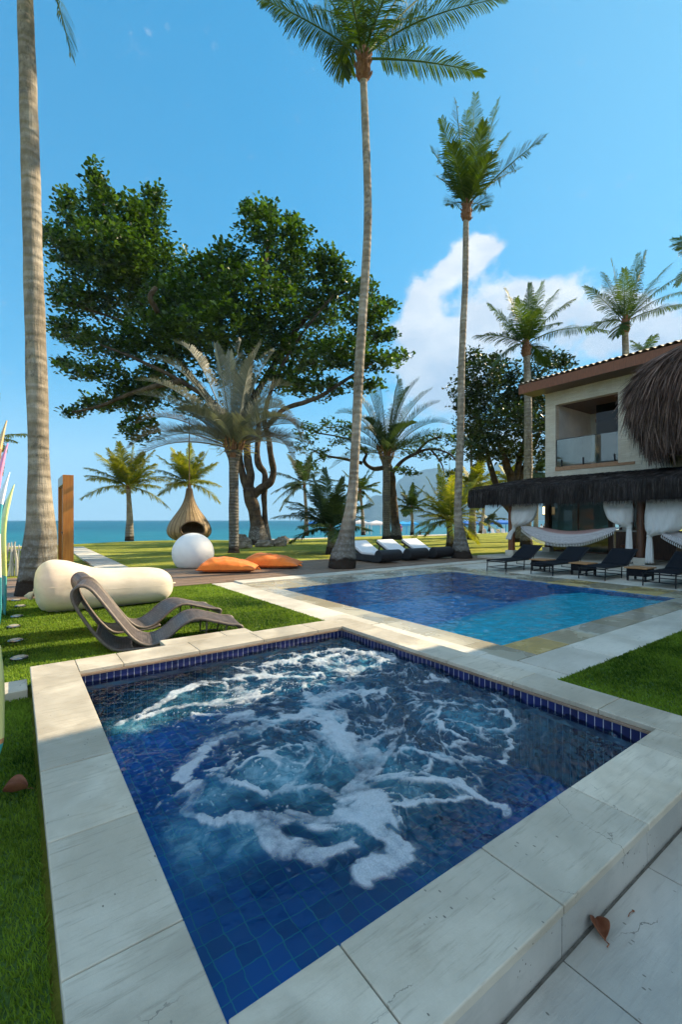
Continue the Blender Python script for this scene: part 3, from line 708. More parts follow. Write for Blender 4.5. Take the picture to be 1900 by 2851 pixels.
# the balcony room behind the opening
mb = MB(); mb.box(.302, 3.2, OB, OB+.1, 3.7, ZT+.3); mb.box(.302, 3.4, 2.2, OB, 3.55, 3.70); mb.box(3.2, 3.4, 2.2, OB, 3.7, ZT+.3); mb.build('balcony_room', M_RENDER, house)
mb = MB(); mb.box(.302, 3.2, 2.2, OB-.002, ZT+.03, ZT+.12); mb.bar((.5, 2.2, ZT-.35), (3.1, OB-.3, ZT-.35), .08, .16); mb.build('balcony_ceiling', M_CEIL, house)
mb = MB(); mb.box(1.5, 1.52, 2.25, 5.0, 3.71, ZT); mb.build('balcony_door', M_DGLASS, house)
rail = MB().box(.06, .075, OA+.02, OB-.02, 3.86, 4.98).build('glass_railing', M_GLASS, house)
mb = MB()
for y in (OA+.15, (OA+OB)/2+.1, OB-.25): mb.box(.03, .10, y-.02, y+.02, 3.795, 4.10)
mb.box(.055, .08, OA+.02, OB-.02, 4.98, 4.995); mb.box(.055, .08, OB-.02, OB-.005, 3.86, 4.99)
mb.build('railing_clamp', M_BLACK, rail)
# roof: barrel tiles on a pitched plane, timber fascia and soffit
E_U, E_Z, SL = -1.0, 7.46, math.tan(R(17))
mb = MB(); per = .23; ncol = int((Y1+.63+14.6)/per*6)
ys = [-14.6+i*(Y1+.63+14.6)/ncol for i in range(ncol+1)]
rows = []
nr = 16
for i in range(nr+1):
    for q in (0, 1):
        x = E_U-.08+i*.40+(.395 if q else 0)
        if i == nr and q: break
        rows.append([(x, y, E_Z+.02+SL*(x-E_U)+.085*abs(math.sin(math.pi*y/per))+(0 if q else .022)+.006*mnoise.noise((x*3, y*5, 0))) for y in ys])
roof = mb.grid(rows).build('roof', M_TILE, house)
mb = MB(); x1 = E_U+nr*.4
mb.add([(E_U, -14.6, E_Z-.02), (E_U, 7.13, E_Z-.02), (x1, 7.13, E_Z-.02+SL*nr*.4), (x1, -14.6, E_Z-.02+SL*nr*.4), (E_U, -14.6, E_Z-.10), (E_U, 7.13, E_Z-.10), (x1, 7.13, E_Z-.10+SL*nr*.4), (x1, -14.6, E_Z-.10+SL*nr*.4)],
       [(0,1,2,3),(7,6,5,4),(4,5,1,0),(5,6,2,1),(6,7,3,2),(7,4,0,3)]); mb.build('roof_boarding', M_CEIL, roof)
mb = MB(); mb.box(E_U-.03, E_U-.002, -14.6, 7.16, 7.07, E_Z-.005)
mb.add([(E_U, 7.13, 7.07), (x1, 7.13, 7.07+SL*nr*.4), (x1, 7.13, E_Z+SL*nr*.4), (E_U, 7.13, E_Z), (E_U, 7.16, 7.07), (x1, 7.16, 7.07+SL*nr*.4), (x1, 7.16, E_Z+SL*nr*.4), (E_U, 7.16, E_Z)],
       [(0,1,2,3),(7,6,5,4),(4,5,1,0),(5,6,2,1),(6,7,3,2),(7,4,0,3)])
for k in range(24): mb.box(E_U, 0, 6.6-.9*k, 6.68-.9*k, 7.17, 7.30)
mb.build('fascia', M_REDWOOD, roof)
MB().box(E_U+.02, -.002, -14.5, 7.1, 7.10, 7.16).build('soffit', M_CEIL, roof)
mb = MB(); mb.box(x1-.15, x1+.15, -14.6, 7.2, E_Z+SL*nr*.4, E_Z+SL*nr*.4+.16); mb.build('ridge_cap', M_TILE, roof)
mb = MB(); mb.box(0.1, 8.9, Y0, Y1-.05, 3.02, 3.148); mb.build('upper_floor', M_RENDER, house)
# ground floor: timber posts, glazing and a bar
mb = MB()
mb.box(-.05, .15, 2.4, 6.45, 2.75, 3.0); mb.build('lintel', M_DARKWOOD, house)
for (x, y) in ((.05, 6.35), (.05, 3.75), (.05, 3.35), (.05, 2.6), (8.7, 6.3), (8.7, 2.5)): MB().box(x-.1, x+.1, y-.09, y+.09, .1, 2.748 if x < 1 else 3.0).build('post', M_DARKWOOD, house)
for (a, b) in ((3.84, 6.26), (2.69, 3.26)):
    fr = MB(); fr.box(.02, .06, a, b, 2.66, 2.74); fr.box(.02, .06, a, b, .1, .16); fr.box(.02, .06, (a+b)/2-.03, (a+b)/2+.03, .16, 2.66)
    w_ = fr.build('window', M_DARKWOOD, house); MB().box(.035, .042, a, b, .16, 2.66).build('pane', M_PANE, w_)
mb = MB(); mb.box(3.5, 3.8, -14, 2.2, .1, 3.0); mb.build('inner_wall', simple('ochre_wall', (.26, .17, .09), (.32, .21, .12), 2, .8), house)
MB().box(-4.7, 9, -14, 6.6, -.04, .10).build('ground_floor', M_PAVE, house, bevel=.01)
# wing of the house on the near side, standing to the right of the lawn
mb = MB(); wx0, wx1 = -11.5, 6.0; wy0, wy1 = -13.0, -3.5
mb.box(wx0, wx1, wy1-.3, wy1, 0, 5.0); mb.box(wx0, wx0+.3, wy0, wy1-.3, 0, 5.0)
wing = mb.build('side_wing', M_WALL, house)
mb = MB(); mb.add([(wx0-.9, wy1+.95, 5.12), (wx1, wy1+.95, 5.12), (wx1, wy1-3.5, 6.6), (wx0-.9, wy1-3.5, 6.6), (wx0-.9, wy1+.95, 5.0), (wx1, wy1+.95, 5.0), (wx1, wy1-3.5, 6.48), (wx0-.9, wy1-3.5, 6.48)],
                  [(0,1,2,3),(7,6,5,4),(4,5,1,0),(5,6,2,1),(6,7,3,2),(7,4,0,3)])
mb.add([(wx0-.9, wy1-3.5, 6.6), (wx1, wy1-3.5, 6.6), (wx1, wy0-.9, 5.1), (wx0-.9, wy0-.9, 5.1), (wx0-.9, wy1-3.5, 6.48), (wx1, wy1-3.5, 6.48), (wx1, wy0-.9, 4.98), (wx0-.9, wy0-.9, 4.98)],
                  [(0,1,2,3),(7,6,5,4),(4,5,1,0),(5,6,2,1),(6,7,3,2),(7,4,0,3)])
mb.build('wing_roof', M_TILE, wing)

# ------------------------------------------------------------------ thatch
def thatch_mat(name, lo, hi):
    m, N = material(name); co = N.co()
    c = N.mix(N.step(N.attr('rnd'), 0, 1), lo, hi)
    c = N.mix(N.math('MULTIPLY', N.step(N.noise(co, 1.6, 5, .6), .4, .65), .5), c, tuple(x*.4 for x in lo))
    surf(N, pbsdf(N, c, .75, None, .25)); return m
M_THATCH = thatch_mat('weathered_thatch', (.030, .024, .022), (.115, .095, .088))
M_THATCH2 = thatch_mat('brown_thatch', (.080, .048, .037), (.38, .255, .205))
def strands(name, P, D, L, Wd, mat, parent, curve=.25):
    """hanging strips: root points P, directions D, lengths L"""
    n = len(P); rnd = RNG.random(n)**1.6
    s = np.cross(D, RNG.normal(size=(n, 3))); s /= np.linalg.norm(s, axis=1)[:, None]; s = s*Wd[:, None]
    dn = np.array([0, 0, -1.0])
    q1 = P+D*L[:, None]*.5+dn*(L*curve*.25)[:, None]; q2 = P+D*L[:, None]+dn*(L*curve)[:, None]
    v = np.stack([P-s, P+s, q1-s*.9, q1+s*.9, q2-s*.25, q2+s*.25], 1).reshape(-1, 3)
    b = np.arange(n)[:, None]*6; f = np.concatenate([b+np.array([[0,1,3,2]]), b+np.array([[2,3,5,4]])])
    return np_mesh(name, v, f, mat, parent, {'rnd': np.repeat(rnd, 6)})

ver = thing('thatched_veranda', 'long low veranda with dark grey thatched eave on hardwood posts in front of the house', 'veranda', S(11.9, 0), YAW)
VA, VB = -7.0, 7.4
prof = [(.45, 2.10), (.06, 2.07), (-.02, 2.2), (-.04, 2.5), (.02, 2.66), (.22, 2.76), (1.2, 2.93), (4.08, 3.36), (4.08, 3.0), (1.2, 2.6), (.6, 2.3)]
mb = MB(); rings = []
for k, v in enumerate(span(VA, VB, 40)):
    e = min(1, (VB-v)/.35); rings.append([(x, v, 2.4+(z-2.4)*(.75+.25*e)+.02*mnoise.noise((x*2, v*2, 0))) for x, z in prof])
mb.loft(rings); th = mb.build('thatch', M_THATCH, ver)
n = 11000
v = RNG.uniform(VA, VB+.05, n); z = RNG.uniform(2.35, 2.76, n); x = -.05+RNG.normal(0, .025, n)+np.maximum(0, z-2.62)*1.2
D = np.stack([RNG.normal(-.06, .05, n), RNG.normal(0, .06, n), -np.ones(n)], -1); D /= np.linalg.norm(D, axis=1)[:, None]
L = np.minimum(RNG.uniform(.35, .62, n), z-1.98+RNG.normal(0, .035, n)+.05*(np_fbm(v*5, v*0, 3, 4)-.5)*2)
strands('fringe', np.stack([x, v, z], -1), D, L, RNG.uniform(.004, .010, n), M_THATCH, th, .02)
n = 1500
y_ = RNG.uniform(-.05, 1.0, n); z = RNG.uniform(2.35, 2.72, n)
strands('fringe', np.stack([y_, VB+.02+RNG.normal(0, .03, n), z], -1), np.tile([0, .05, -1.0], (n, 1)), np.minimum(RNG.uniform(.35, .6, n), z-1.98), RNG.uniform(.004, .010, n), M_THATCH, th, .02)
n = 8000
v = RNG.uniform(VA, VB, n); x = RNG.uniform(.2, 4.05, n); z = 2.77+(x-.22)*.153+.012
D = np.stack([-np.ones(n), RNG.normal(0, .10, n), np.full(n, -.13)], -1); D /= np.linalg.norm(D, axis=1)[:, None]
strands('fringe', np.stack([x, v, z+RNG.uniform(0, .03, n)], -1), D, RNG.uniform(.3, .7, n), RNG.uniform(.004, .011, n), M_THATCH, th, .06)
for (u, v) in ((12.55, 5.92), (12.55, 1.40), (12.55, -3.2), (15.5, 6.1)):
    p = MB(); p.lathe([(.13, .30), (.125, 1.2), (.12, 2.35)], 16, (u-11.9, v, 0)); pp = p.build('post', M_REDWOOD if v > 5.9 and u < 13 else M_DARKWOOD, ver, smooth=False)
    q = MB(); q.box(u-11.9-.17, u-11.9+.17, v-.17, v+.17, .0, .30); q.build('plinth', M_PAVE, pp, bevel=.01)
mb = MB(); mb.box(.58, .74, VA, 6.6, 2.12, 2.34); mb.build('beam', M_DARKWOOD, ver)

# high shaggy thatch skirt above the veranda
hood = thing('thatched_hood', 'tall bulging hood of shaggy brown thatch hanging over the veranda roof', 'thatched roof', S(15.0, -.72, 0), YAW)
ha, hb = 1.75, 3.05
hp = [(3.78, .78), (4.2, .85), (4.8, .94), (5.5, 1.0), (6.1, 1.0), (6.5, .93), (6.85, .80), (7.1, .62), (7.3, .36), (7.4, .06)]
rings = []
for z, q in hp:
    rings.append([(ha*q*math.copysign(abs(math.cos(a))**.6, math.cos(a)), hb*q*math.copysign(abs(math.sin(a))**.6, math.sin(a)), z) for a in [2*math.pi*k/64 for k in range(64)]])
hth = MB().loft(rings).build('thatch', M_THATCH2, hood, smooth=True)
n = 17000
z = 3.95+3.4*RNG.random(n)**.85; q = np.interp(z, [a for a, b in hp], [b for a, b in hp]); a = RNG.uniform(0, 2*np.pi, n)
ca = np.sign(np.cos(a))*np.abs(np.cos(a))**.6; sa = np.sign(np.sin(a))*np.abs(np.sin(a))**.6
P = np.stack([ha*q*ca, hb*q*sa, z], -1); nrm = np.stack([ca/ha, sa/hb, 0*ca], -1); nrm /= np.linalg.norm(nrm, axis=1)[:, None]
slope = np.gradient(np.interp(np.linspace(3.7, 7.4, 100), [a_ for a_, b in hp], [b for a_, b in hp]), np.linspace(3.7, 7.4, 100)); sl = np.interp(z, np.linspace(3.7, 7.4, 100), slope)
D = nrm*np.clip(-sl*2.2+.10+RNG.normal(0, .06, n), -.15, 2)[:, None]+np.array([0, 0, -1.0])+RNG.normal(0, .10, (n, 3))+.24*np.stack([np_fbm(P[:, 1]*4, P[:, 2]*3, 3, 7)-.5, np_fbm(P[:, 1]*4+7, P[:, 2]*3, 3, 8)-.5, 0*z], -1)*2; D /= np.linalg.norm(D, axis=1)[:, None]
L = np.minimum(RNG.uniform(.6, 1.25, n), z-3.50+RNG.normal(0, .16, n))
strands('fringe', P+nrm*.02, D, np.maximum(L, .2), RNG.uniform(.006, .016, n), M_THATCH2, hth, .05)

# ------------------------------------------------------------------ under the veranda
M_LINEN = simple('white_linen', (.66, .645, .63), (.74, .73, .71), 5, .85, .3, 25, .01, stretch=(3, 3, .6))
def curtain(label, group, u, v0, v1, side, zt, zk, zend, drift=0.0):
    """tied back curtain: wide at the rail, gathered into a knot, tail below"""
    o = thing('curtain', label, 'curtain', S(u, (v0+v1)/2), YAW, group)
    kc = side*(abs(v1-v0)/2-.10)
    st = [(zt, 0.0, abs(v1-v0)/2, .07), (zt-.25, .0, abs(v1-v0)/2*.99, .10), ((zt+zk)/2+.05, kc*.10, abs(v1-v0)/2*.97, .24), (zk+.26, kc*.26, abs(v1-v0)/2*.82, .27), (zk+.12, kc*.52, abs(v1-v0)/2*.52, .22), (zk+.04, kc*.88, .13, .10), (zk, kc, .06, .05)]
    def rings(sts, amp):
        out = []
        for z, c, hw, dp in sts:
            out.append([(dp*math.sin(a)*(1+.0*amp)+amp*min(1, hw*3)*math.sin(11*math.cos(a)+z*2.5)*.5, c+hw*math.cos(a), z+.012*math.sin(9*a)) for a in [2*math.pi*k/56 for k in range(56)]])
        return out
    s2 = spline([(z, c, hw, dp) for z, c, hw, dp in st], 5)
    MB().loft(rings(s2, .035), True).build('cloth', M_LINEN, o, smooth=True)
    tl = [(zk, kc, .06, .05), (zk-.12, kc+drift*.15, .08, .06), ((zk+zend)/2, kc+drift*.6, .10, .07), (zend, kc+drift, .12, .08)]
    MB().loft(rings(spline(tl, 4), .05), True).build('tail', M_LINEN, o, smooth=True)
    MB().lathe([(.075, -.03), (.085, 0), (.075, .03)], 14, (0, kc, zk)).build('tie', M_LINEN, o, smooth=True)
    return o
curtain('white curtain puffed by the wind and tied to the end post of the veranda', 'veranda curtains', 12.42, 4.75, 5.82, 1, 2.2, 1.20, .72, .25)
curtain('white curtain tied back on the left of the dark post, above the side table', 'veranda curtains', 12.40, 1.58, 2.45, -1, 2.2, 1.24, .16)
curtain('widest white curtain, tied back low on the right of the dark post', 'veranda curtains', 12.40, .02, 1.22, 1, 2.2, .98, .16)

def hammock(label, u, va, vb, za, zb_, sag, tf=(.2, .86)):
    o = thing('hammock', label, 'hammock', S(u, (va+vb)/2), YAW, 'hammocks on the veranda')
    yc = (va+vb)/2; rows, fr, st = [], [], []
    cat = lambda t: za+(zb_-za)*t-sag*4*t*(1-t)
    def hw(t): return .36*min(1, max(0, min((t-.10)/.22, (.90-t)/.22)))**.6+.02
    ts = span(.10, .90, 30)
    for t in ts:
        w = hw(t); y = va+(vb-va)*t-yc
        rows.append([(w*s*.62, y, cat(t)+w*.42*s*s+w*.26*s-.02) for s in span(-1, 1, 8)])
    cl = MB().grid(rows).build('cloth', M_HAM, o, smooth=True, solid=.012)
    rows = []
    for t in ts:
        w = hw(t); y = va+(vb-va)*t-yc; ztop = cat(t)+w*.16-.02; ln = .26*min(1, max(.05, w/.40))
        rows.append([(-w*.62-.02-.05*s, y, ztop-ln*s) for s in span(0, 1, 4)])
    MB().grid(rows).build('lace_border', M_LACE, o, smooth=True, solid=.006)
    mb = MB()
    for k in range(64):
        t = .12+.76*k/63; w = hw(t); y = va+(vb-va)*t-yc; ztop = cat(t)+w*.16-.02; ln = .26*min(1, max(.05, w/.40))
        p = Vector((-w*.62-.07, y, ztop-ln)); mb.tube([p, p+Vector((-.005, .012, -.05)), p+Vector((-.01, .0, -.10))], [.006, .013, .008], 5)
    mb.build('tassel_fringe', M_LINEN, o)
    for t0, te, ze, ye in ((.10, 0, za, va), (.90, 1, zb_, vb)):
        mb = MB()
        for s in span(-1, 1, 6):
            mb.tube([(0.01*s, ye-yc, ze), (.05*s, va+(vb-va)*t0-yc, cat(t0)+.015*s*s-.015)], .008, 5)
        mb.build('rope', M_LINEN, o)
    return o
def hammat():
    m, N = material('hammock_cloth'); co = N.co(); x = N.n('SeparateXYZ', {0: co}, out=None)
    f = N.step(x.outputs[0], .17, .13)
    c = N.mix(f, (.50, .30, .27), (.66, .62, .61)); surf(N, pbsdf(N, c, .9, N.bump(N.noise(co, 60, 3), .3, .004))); return m
def lacemat():
    m, N = material('hammock_lace'); co = N.co()
    w = N.n('TexVoronoi', {'Vector': N.vmap(co, (1, 1, 1.6)), 'Scale': 26.0}, feature='DISTANCE_TO_EDGE')
    zz = N.n('TexWave', {'Vector': N.vmap(co, (0, 5, 5), rot=(.7, 0, 0)), 'Scale': 2.2, 'Distortion': 1.0})
    c = N.mix(N.step(w, .05, .13), (.70, .68, .67), (.36, .32, .33)); c = N.mix(N.math('MULTIPLY', N.step(zz, .5, .8), .4), c, (.24, .18, .20)); surf(N, pbsdf(N, c, .9)); return m
M_HAM = hammat(); M_LACE = lacemat()
hammock('white hammock with a pink stripe and tasselled lace border slung between the veranda posts', 12.36, 1.55, 5.78, 1.44, 1.46, .60)
hammock('white hammock cut off by the right edge of the photo', 12.36, -3.0, 1.25, 1.42, 1.36, .62)

# bar and furniture in the shade of the veranda
bar = thing('bar_counter', 'dark wooden bar counter with a pale worktop under the veranda', 'bar counter', S(15.0, 2.35, .1), YAW)
mb = MB(); mb.box(-.3, .3, -1.3, .7, 0, .95); mb.build('cabinet', M_DARKWOOD, bar); MB().box(-.4, .4, -1.4, .8, .95, 1.0).build('worktop', M_RENDER, bar, bevel=.01)
o = MB().lathe([(.16, 0), (.17, .02), (.17, .44), (.155, .46)], 24).build('lamp', M_LINEN, None, loc=S(15.0, 2.75, 1.1), rz=0, smooth=False)
tag(o, 'white cylindrical lamp standing on the bar counter', 'lamp')
def emit_mat(name, col, s):
    m, N = material(name); surf(N, N.n('Emission', {'Color': col, 'Strength': s})); return m
sconce = thing('wall_lantern', 'small lit lantern with warm light fixed to a dark post under the veranda', 'lantern', S(15.75, 6.35, 1.72), YAW)
MB().box(-.09, .09, -.07, .07, 0, .34).build('lamp_glass', emit_mat('warm_lamp', (1, .72, .34), 1.5), sconce)
mb = MB(); mb.box(-.11, .11, -.09, .09, .34, .38); mb.box(-.11, .11, -.09, .09, -.04, 0); mb.build('lantern_frame', M_BLACK, sconce)
st = thing('bar_stool', 'low dark wooden stool in front of the bar counter', 'stool', S(14.1, 2.4, .1), YAW)
MB().lathe([(.20, .42), (.21, .44), (.21, .48), (.19, .50)], 18).build('seat', M_REDWOOD, st)
for a in range(4): MB().bar((.14*math.cos(a*1.57+.8), .14*math.sin(a*1.57+.8), .42), (.18*math.cos(a*1.57+.8), .18*math.sin(a*1.57+.8), 0), .045, .045).build('leg', M_DARKWOOD, st)
sofa = thing('daybed', 'low brown wooden daybed with pale cushions deep under the veranda', 'daybed', S(14.9, -.5, .1), YAW)
MB().box(-.5, .5, -1.6, 1.6, 0, .32).build('frame', M_DARKWOOD, sofa, bevel=.01); MB().box(-.48, .48, -1.58, 1.58, .325, .48).build('mattress', simple('tan_cushion', (.28, .20, .13), rough=.9), sofa, bevel=.04)
for y in (-1.0, .2, 1.2): MB().box(.22, .42, y-.3, y+.3, .49, .95).build('cushion', M_LINEN, sofa, bevel=.06)

# ------------------------------------------------------------------ black sun loungers on the wet paving and their side tables
M_SLING = simple('black_sling_mesh', (.006, .007, .010), (.012, .013, .018), 30, .8, .25, 200, .002, spec=.15)
def sun_lounger():
    o = thing('sun_lounger', '', 'sun lounger', group='black sun loungers by the pool')
    z, hw = .30, .31
    fr = MB()
    for s in (-1, 1): fr.tube([(0, s*hw, z-.02), (.08, s*hw, z), (1.25, s*hw, z)], .017, 8)
    fr.tube([(0, -hw, z-.02), (0, hw, z-.02)], .017, 8); fr.tube([(1.25, -hw, z), (1.25, hw, z)], .014, 8); fr.build('frame', M_BLACK, o)
    for x in (.04, .95):
        for s in (-1, 1):
            lg = MB().tube([(x, s*hw, z), (x-.02, s*hw, 0)], .015, 8).build('leg', M_BLACK, o)
        MB().tube([(x-.01, -hw, .10), (x-.01, hw, .10)], .011, 6).build('stretcher', M_BLACK, o)
    for s in (-1, 1): MB().tube([(.04, s*hw, .10), (.95, s*hw, .10)], .010, 6).build('stretcher', M_BLACK, o)
    MB().grid([[(x, y, z+.012-.02*math.sin(math.pi*x/1.2)*(1-(y/hw)**2)) for y in span(-hw, hw, 6)] for x in span(-.01, 1.25, 10)]).build('seat', M_SLING, o, smooth=True, solid=.008)
    b = Vector((1.25, 0, z)); t = Vector((1.93, 0, z+.38))
    bk = MB()
    for s in (-1, 1): bk.tube([b+Vector((0, s*hw, 0)), t+Vector((0, s*hw, 0))], .016, 8)
    bk.tube([t+Vector((0, -hw, 0)), t+Vector((0, hw, 0))], .016, 8); bk.tube([(1.62, -.25, z+.2), (1.45, -.25, .12)], .01, 6); bk.tube([(1.62, .25, z+.2), (1.45, .25, .12)], .01, 6)
    bk.tube([(1.45, -.25, .12), (1.45, .25, .12)], .01, 6)
    bf = bk.build('back_frame', M_BLACK, o)
    MB().grid([[tuple(b.lerp(t, k/8)+Vector((.0, y, -.02*math.sin(math.pi*k/8)*(1-(y/hw)**2)+.01))) for y in span(-hw, hw, 6)] for k in range(9)]).build('backrest', M_SLING, o, smooth=True, solid=.008)
    return o
L0 = sun_lounger()
for k, (u, v, rz, lab) in enumerate([(7.90, 3.36, .02, 'black sling sun lounger nearest the lawn, beside the white curtained end post'), (8.12, 2.12, -.02, 'black sling sun lounger below the middle of the striped hammock'),
                         (8.22, .88, .01, 'black sling sun lounger between the two side tables with orange wood tops'), (8.12, -.58, -.01, 'black sling sun lounger cut off by the right edge of the photo')]):
    if k == 0: o = L0; o.location = S(u, v, .004); o.rotation_euler = (0, 0, YAW+rz); o['label'] = lab
    else: dup(L0, S(u, v, .004), YAW+rz, lab)
M_TEAK = simple('teak_top', (.36, .17, .065), (.46, .24, .10), 6, .5, .2, 40, .003, stretch=(1, 8, 1))
def side_table():
    o = thing('side_table', '', 'side table', group='low side tables between the black loungers')
    MB().box(-.28, .28, -.25, .25, .30, .33).build('table_top', M_TEAK, o, bevel=.004)
    mb = MB(); mb.box(-.24, .24, -.21, .21, .12, .298); mb.build('box', M_SLING, o)
    for x in (-.22, .22):
        for y in (-.19, .19): MB().box(x-.02, x+.02, y-.02, y+.02, 0, .12).build('leg', M_BLACK, o)
    return o
T0 = side_table()
for k, (u, v, lab) in enumerate([(9.25, 2.74, 'low side table between the two black loungers farthest along the pool'), (9.1, 1.50, 'low side table with orange wood top, in the middle of the three'), (9.05, .12, 'low side table with orange wood top under the hanging curtain tails')]):
    if k == 0: T0.location = S(u, v, .004); T0.rotation_euler = (0, 0, YAW); T0['label'] = lab
    else: dup(T0, S(u, v, .004), YAW, lab)
# ------------------------------------------------------------------ palms
M_FROND = leafy('coconut_frond', (.015, .046, .007), (.078, .125, .017), .30, .55, .25, (1.7, 1.7, .5), .45)
M_FROND_Y = leafy('yellow_green_frond', (.070, .135, .014), (.30, .28, .032), .38, .55, .25, (1.5, 1.5, .5), .4)  # fronds of the yellow-green palms
M_FROND_S = leafy('silver_frond', (.080, .095, .070), (.195, .205, .155), .16, .5, .4, (1.1, 1.15, .8), .3)
M_FROND_B = leafy('dry_frond', (.15, .12, .085), (.27, .22, .165), .2, .7, .2, (1.2, 1.1, .8), .3)
M_FROND_D = leafy('dark_frond', (.018, .042, .014), (.062, .095, .030), .22, .55, .25, (1.4, 1.5, .6), .4)
M_FIBRE = simple('palm_fibre', (.13, .055, .025), (.26, .13, .065), 9, .9, .8, 30, .03, stretch=(3, 3, .7))
M_DATES = simple('palm_flowers', (.25, .20, .03), (.40, .33, .07), 20, .8)
def trunk_mat(name, c1, c2, ring=7.0, patch=(.10, .09, .075), patch_amt=.6, ringamt=.5):
    m, N = material(name); co = N.co()
    z = N.vmap(co, (.35, .35, 1))
    rg = N.n('TexWave', {'Vector': z, 'Scale': ring/6.28*1.0, 'Distortion': 5.5, 'Detail': 6, 'Detail Scale': 2.0}, wave_type='BANDS', bands_direction='Z')
    f = N.step(N.noise(N.vmap(co, (1, 1, .5)), 2.6, 7, .66), .38, .64)
    c = N.mix(f, c1, c2)
    c = N.mix(N.math('MULTIPLY', N.step(rg, .72, .98), ringamt), c, tuple(x*.45 for x in c1))
    pt = N.math('MULTIPLY', N.step(N.noise(N.vmap(co, (1.6, 1.6, 1)), 7, 7, .75), .47, .60), N.step(N.noise(N.vmap(co, (.5, .5, 1)), .8, 4, .6), .47, .60))
    c = N.mix(N.math('MULTIPLY', pt, patch_amt), c, patch)
    vert = N.noise(N.vmap(co, (9, 9, 1.0)), 3, 6, .7)
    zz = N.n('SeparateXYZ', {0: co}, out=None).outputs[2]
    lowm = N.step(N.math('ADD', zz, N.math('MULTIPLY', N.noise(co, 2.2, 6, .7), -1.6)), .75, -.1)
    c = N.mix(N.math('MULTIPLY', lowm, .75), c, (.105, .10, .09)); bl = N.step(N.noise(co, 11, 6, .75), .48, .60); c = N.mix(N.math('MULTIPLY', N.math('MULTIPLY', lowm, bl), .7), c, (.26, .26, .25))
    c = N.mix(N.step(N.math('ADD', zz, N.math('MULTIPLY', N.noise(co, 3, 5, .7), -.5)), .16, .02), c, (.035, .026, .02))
    h = N.math('ADD', N.math('MULTIPLY', rg, .8), vert)
    surf(N, pbsdf(N, c, .9, N.bump(h, .9, .035), .15)); return m
M_TRUNK = trunk_mat('palm_trunk', (.215, .18, .135), (.36, .315, .25), 9, ringamt=.16, patch_amt=.75)
M_TRUNK_D = trunk_mat('dark_palm_trunk', (.11, .10, .085), (.20, .18, .15), 14, (.04, .036, .03), .8)

def bez(a, b, c, t): return a*(1-t)**2+b*2*t*(1-t)+c*t*t
def frond(par, base, Sp, Tp, arch, mat, n=46, ll=.75, lw=.030, hang=.55, vee=.25, seed=0, name='frond', ctrl=None, wind=(0, 0, 0), bare=.14, sweep=.75, jit=.18):
    rs = random.Random(seed*7919+13); up = Vector((0, 0, 1)); wind = Vector(wind)
    L = (Tp-Sp).length; C = ctrl or Sp.lerp(Tp, .45)+up*arch*L
    mb = MB(); K = 10
    mb.tube([bez(Sp, C, Tp, k/K)-base for k in range(K+1)], [(.034*(1-k/K)+.006)*min(1.0, L/4+.25) for k in range(K+1)], 5, r=.95)
    q0 = None
    for i in range(n):
        t = bare+(1-bare)*i/(n-1); p = bez(Sp, C, Tp, t); tan = (bez(Sp, C, Tp, min(1, t+.02))-bez(Sp, C, Tp, max(0, t-.02))).normalized()
        side = tan.cross(up)
        if side.length < .25:
            side = q0 if q0 is not None else Vector((rs.uniform(-1, 1), rs.uniform(-1, 1), 0))
            side = side-tan*side.dot(tan)
        side.normalize(); q0 = side; nrm = side.cross(tan)
        s_ = (t-bare)/(1-bare); pl = (.45+.62*math.sin(math.pi*min(1.0, s_*.80+.14)))*(1-.45*s_**3)
        for sg in (-1, 1):
            ln = ll*pl*rs.uniform(.82, 1.1)
            d = (tan*(sweep*(.55+.8*s_**2))+side*sg*(1-.35*s_)+nrm*(vee+jit*(rs.uniform(-1, 1)*.6+math.sin(i*.35+sg*2+seed)*.6))+wind*rs.uniform(.3, 1)).normalized()
            hg = hang*rs.uniform(.6, 1.4)
            m1 = p+d*ln*.5-up*hg*ln*.10; e = (p+d*ln*(1-.25*min(1, hg))-up*hg*ln*.48); m2 = p+d*ln*.82-up*hg*ln*.30
            wv = d.cross(nrm if abs(d.dot(nrm)) < .9 else tan).normalized()*lw*.5*rs.uniform(.8, 1.2)
            r = min(1, max(0, rs.gauss(.42, .22)+.25*s_))
            mb.add([p-wv*.6-base, p+wv*.6-base, m1+wv-base, m1-wv-base, m2+wv*.75-base, m2-wv*.75-base, e-base], [(0,1,2,3), (3,2,4,5), (5,4,6)], r)
    return mb.build(name, mat, par)
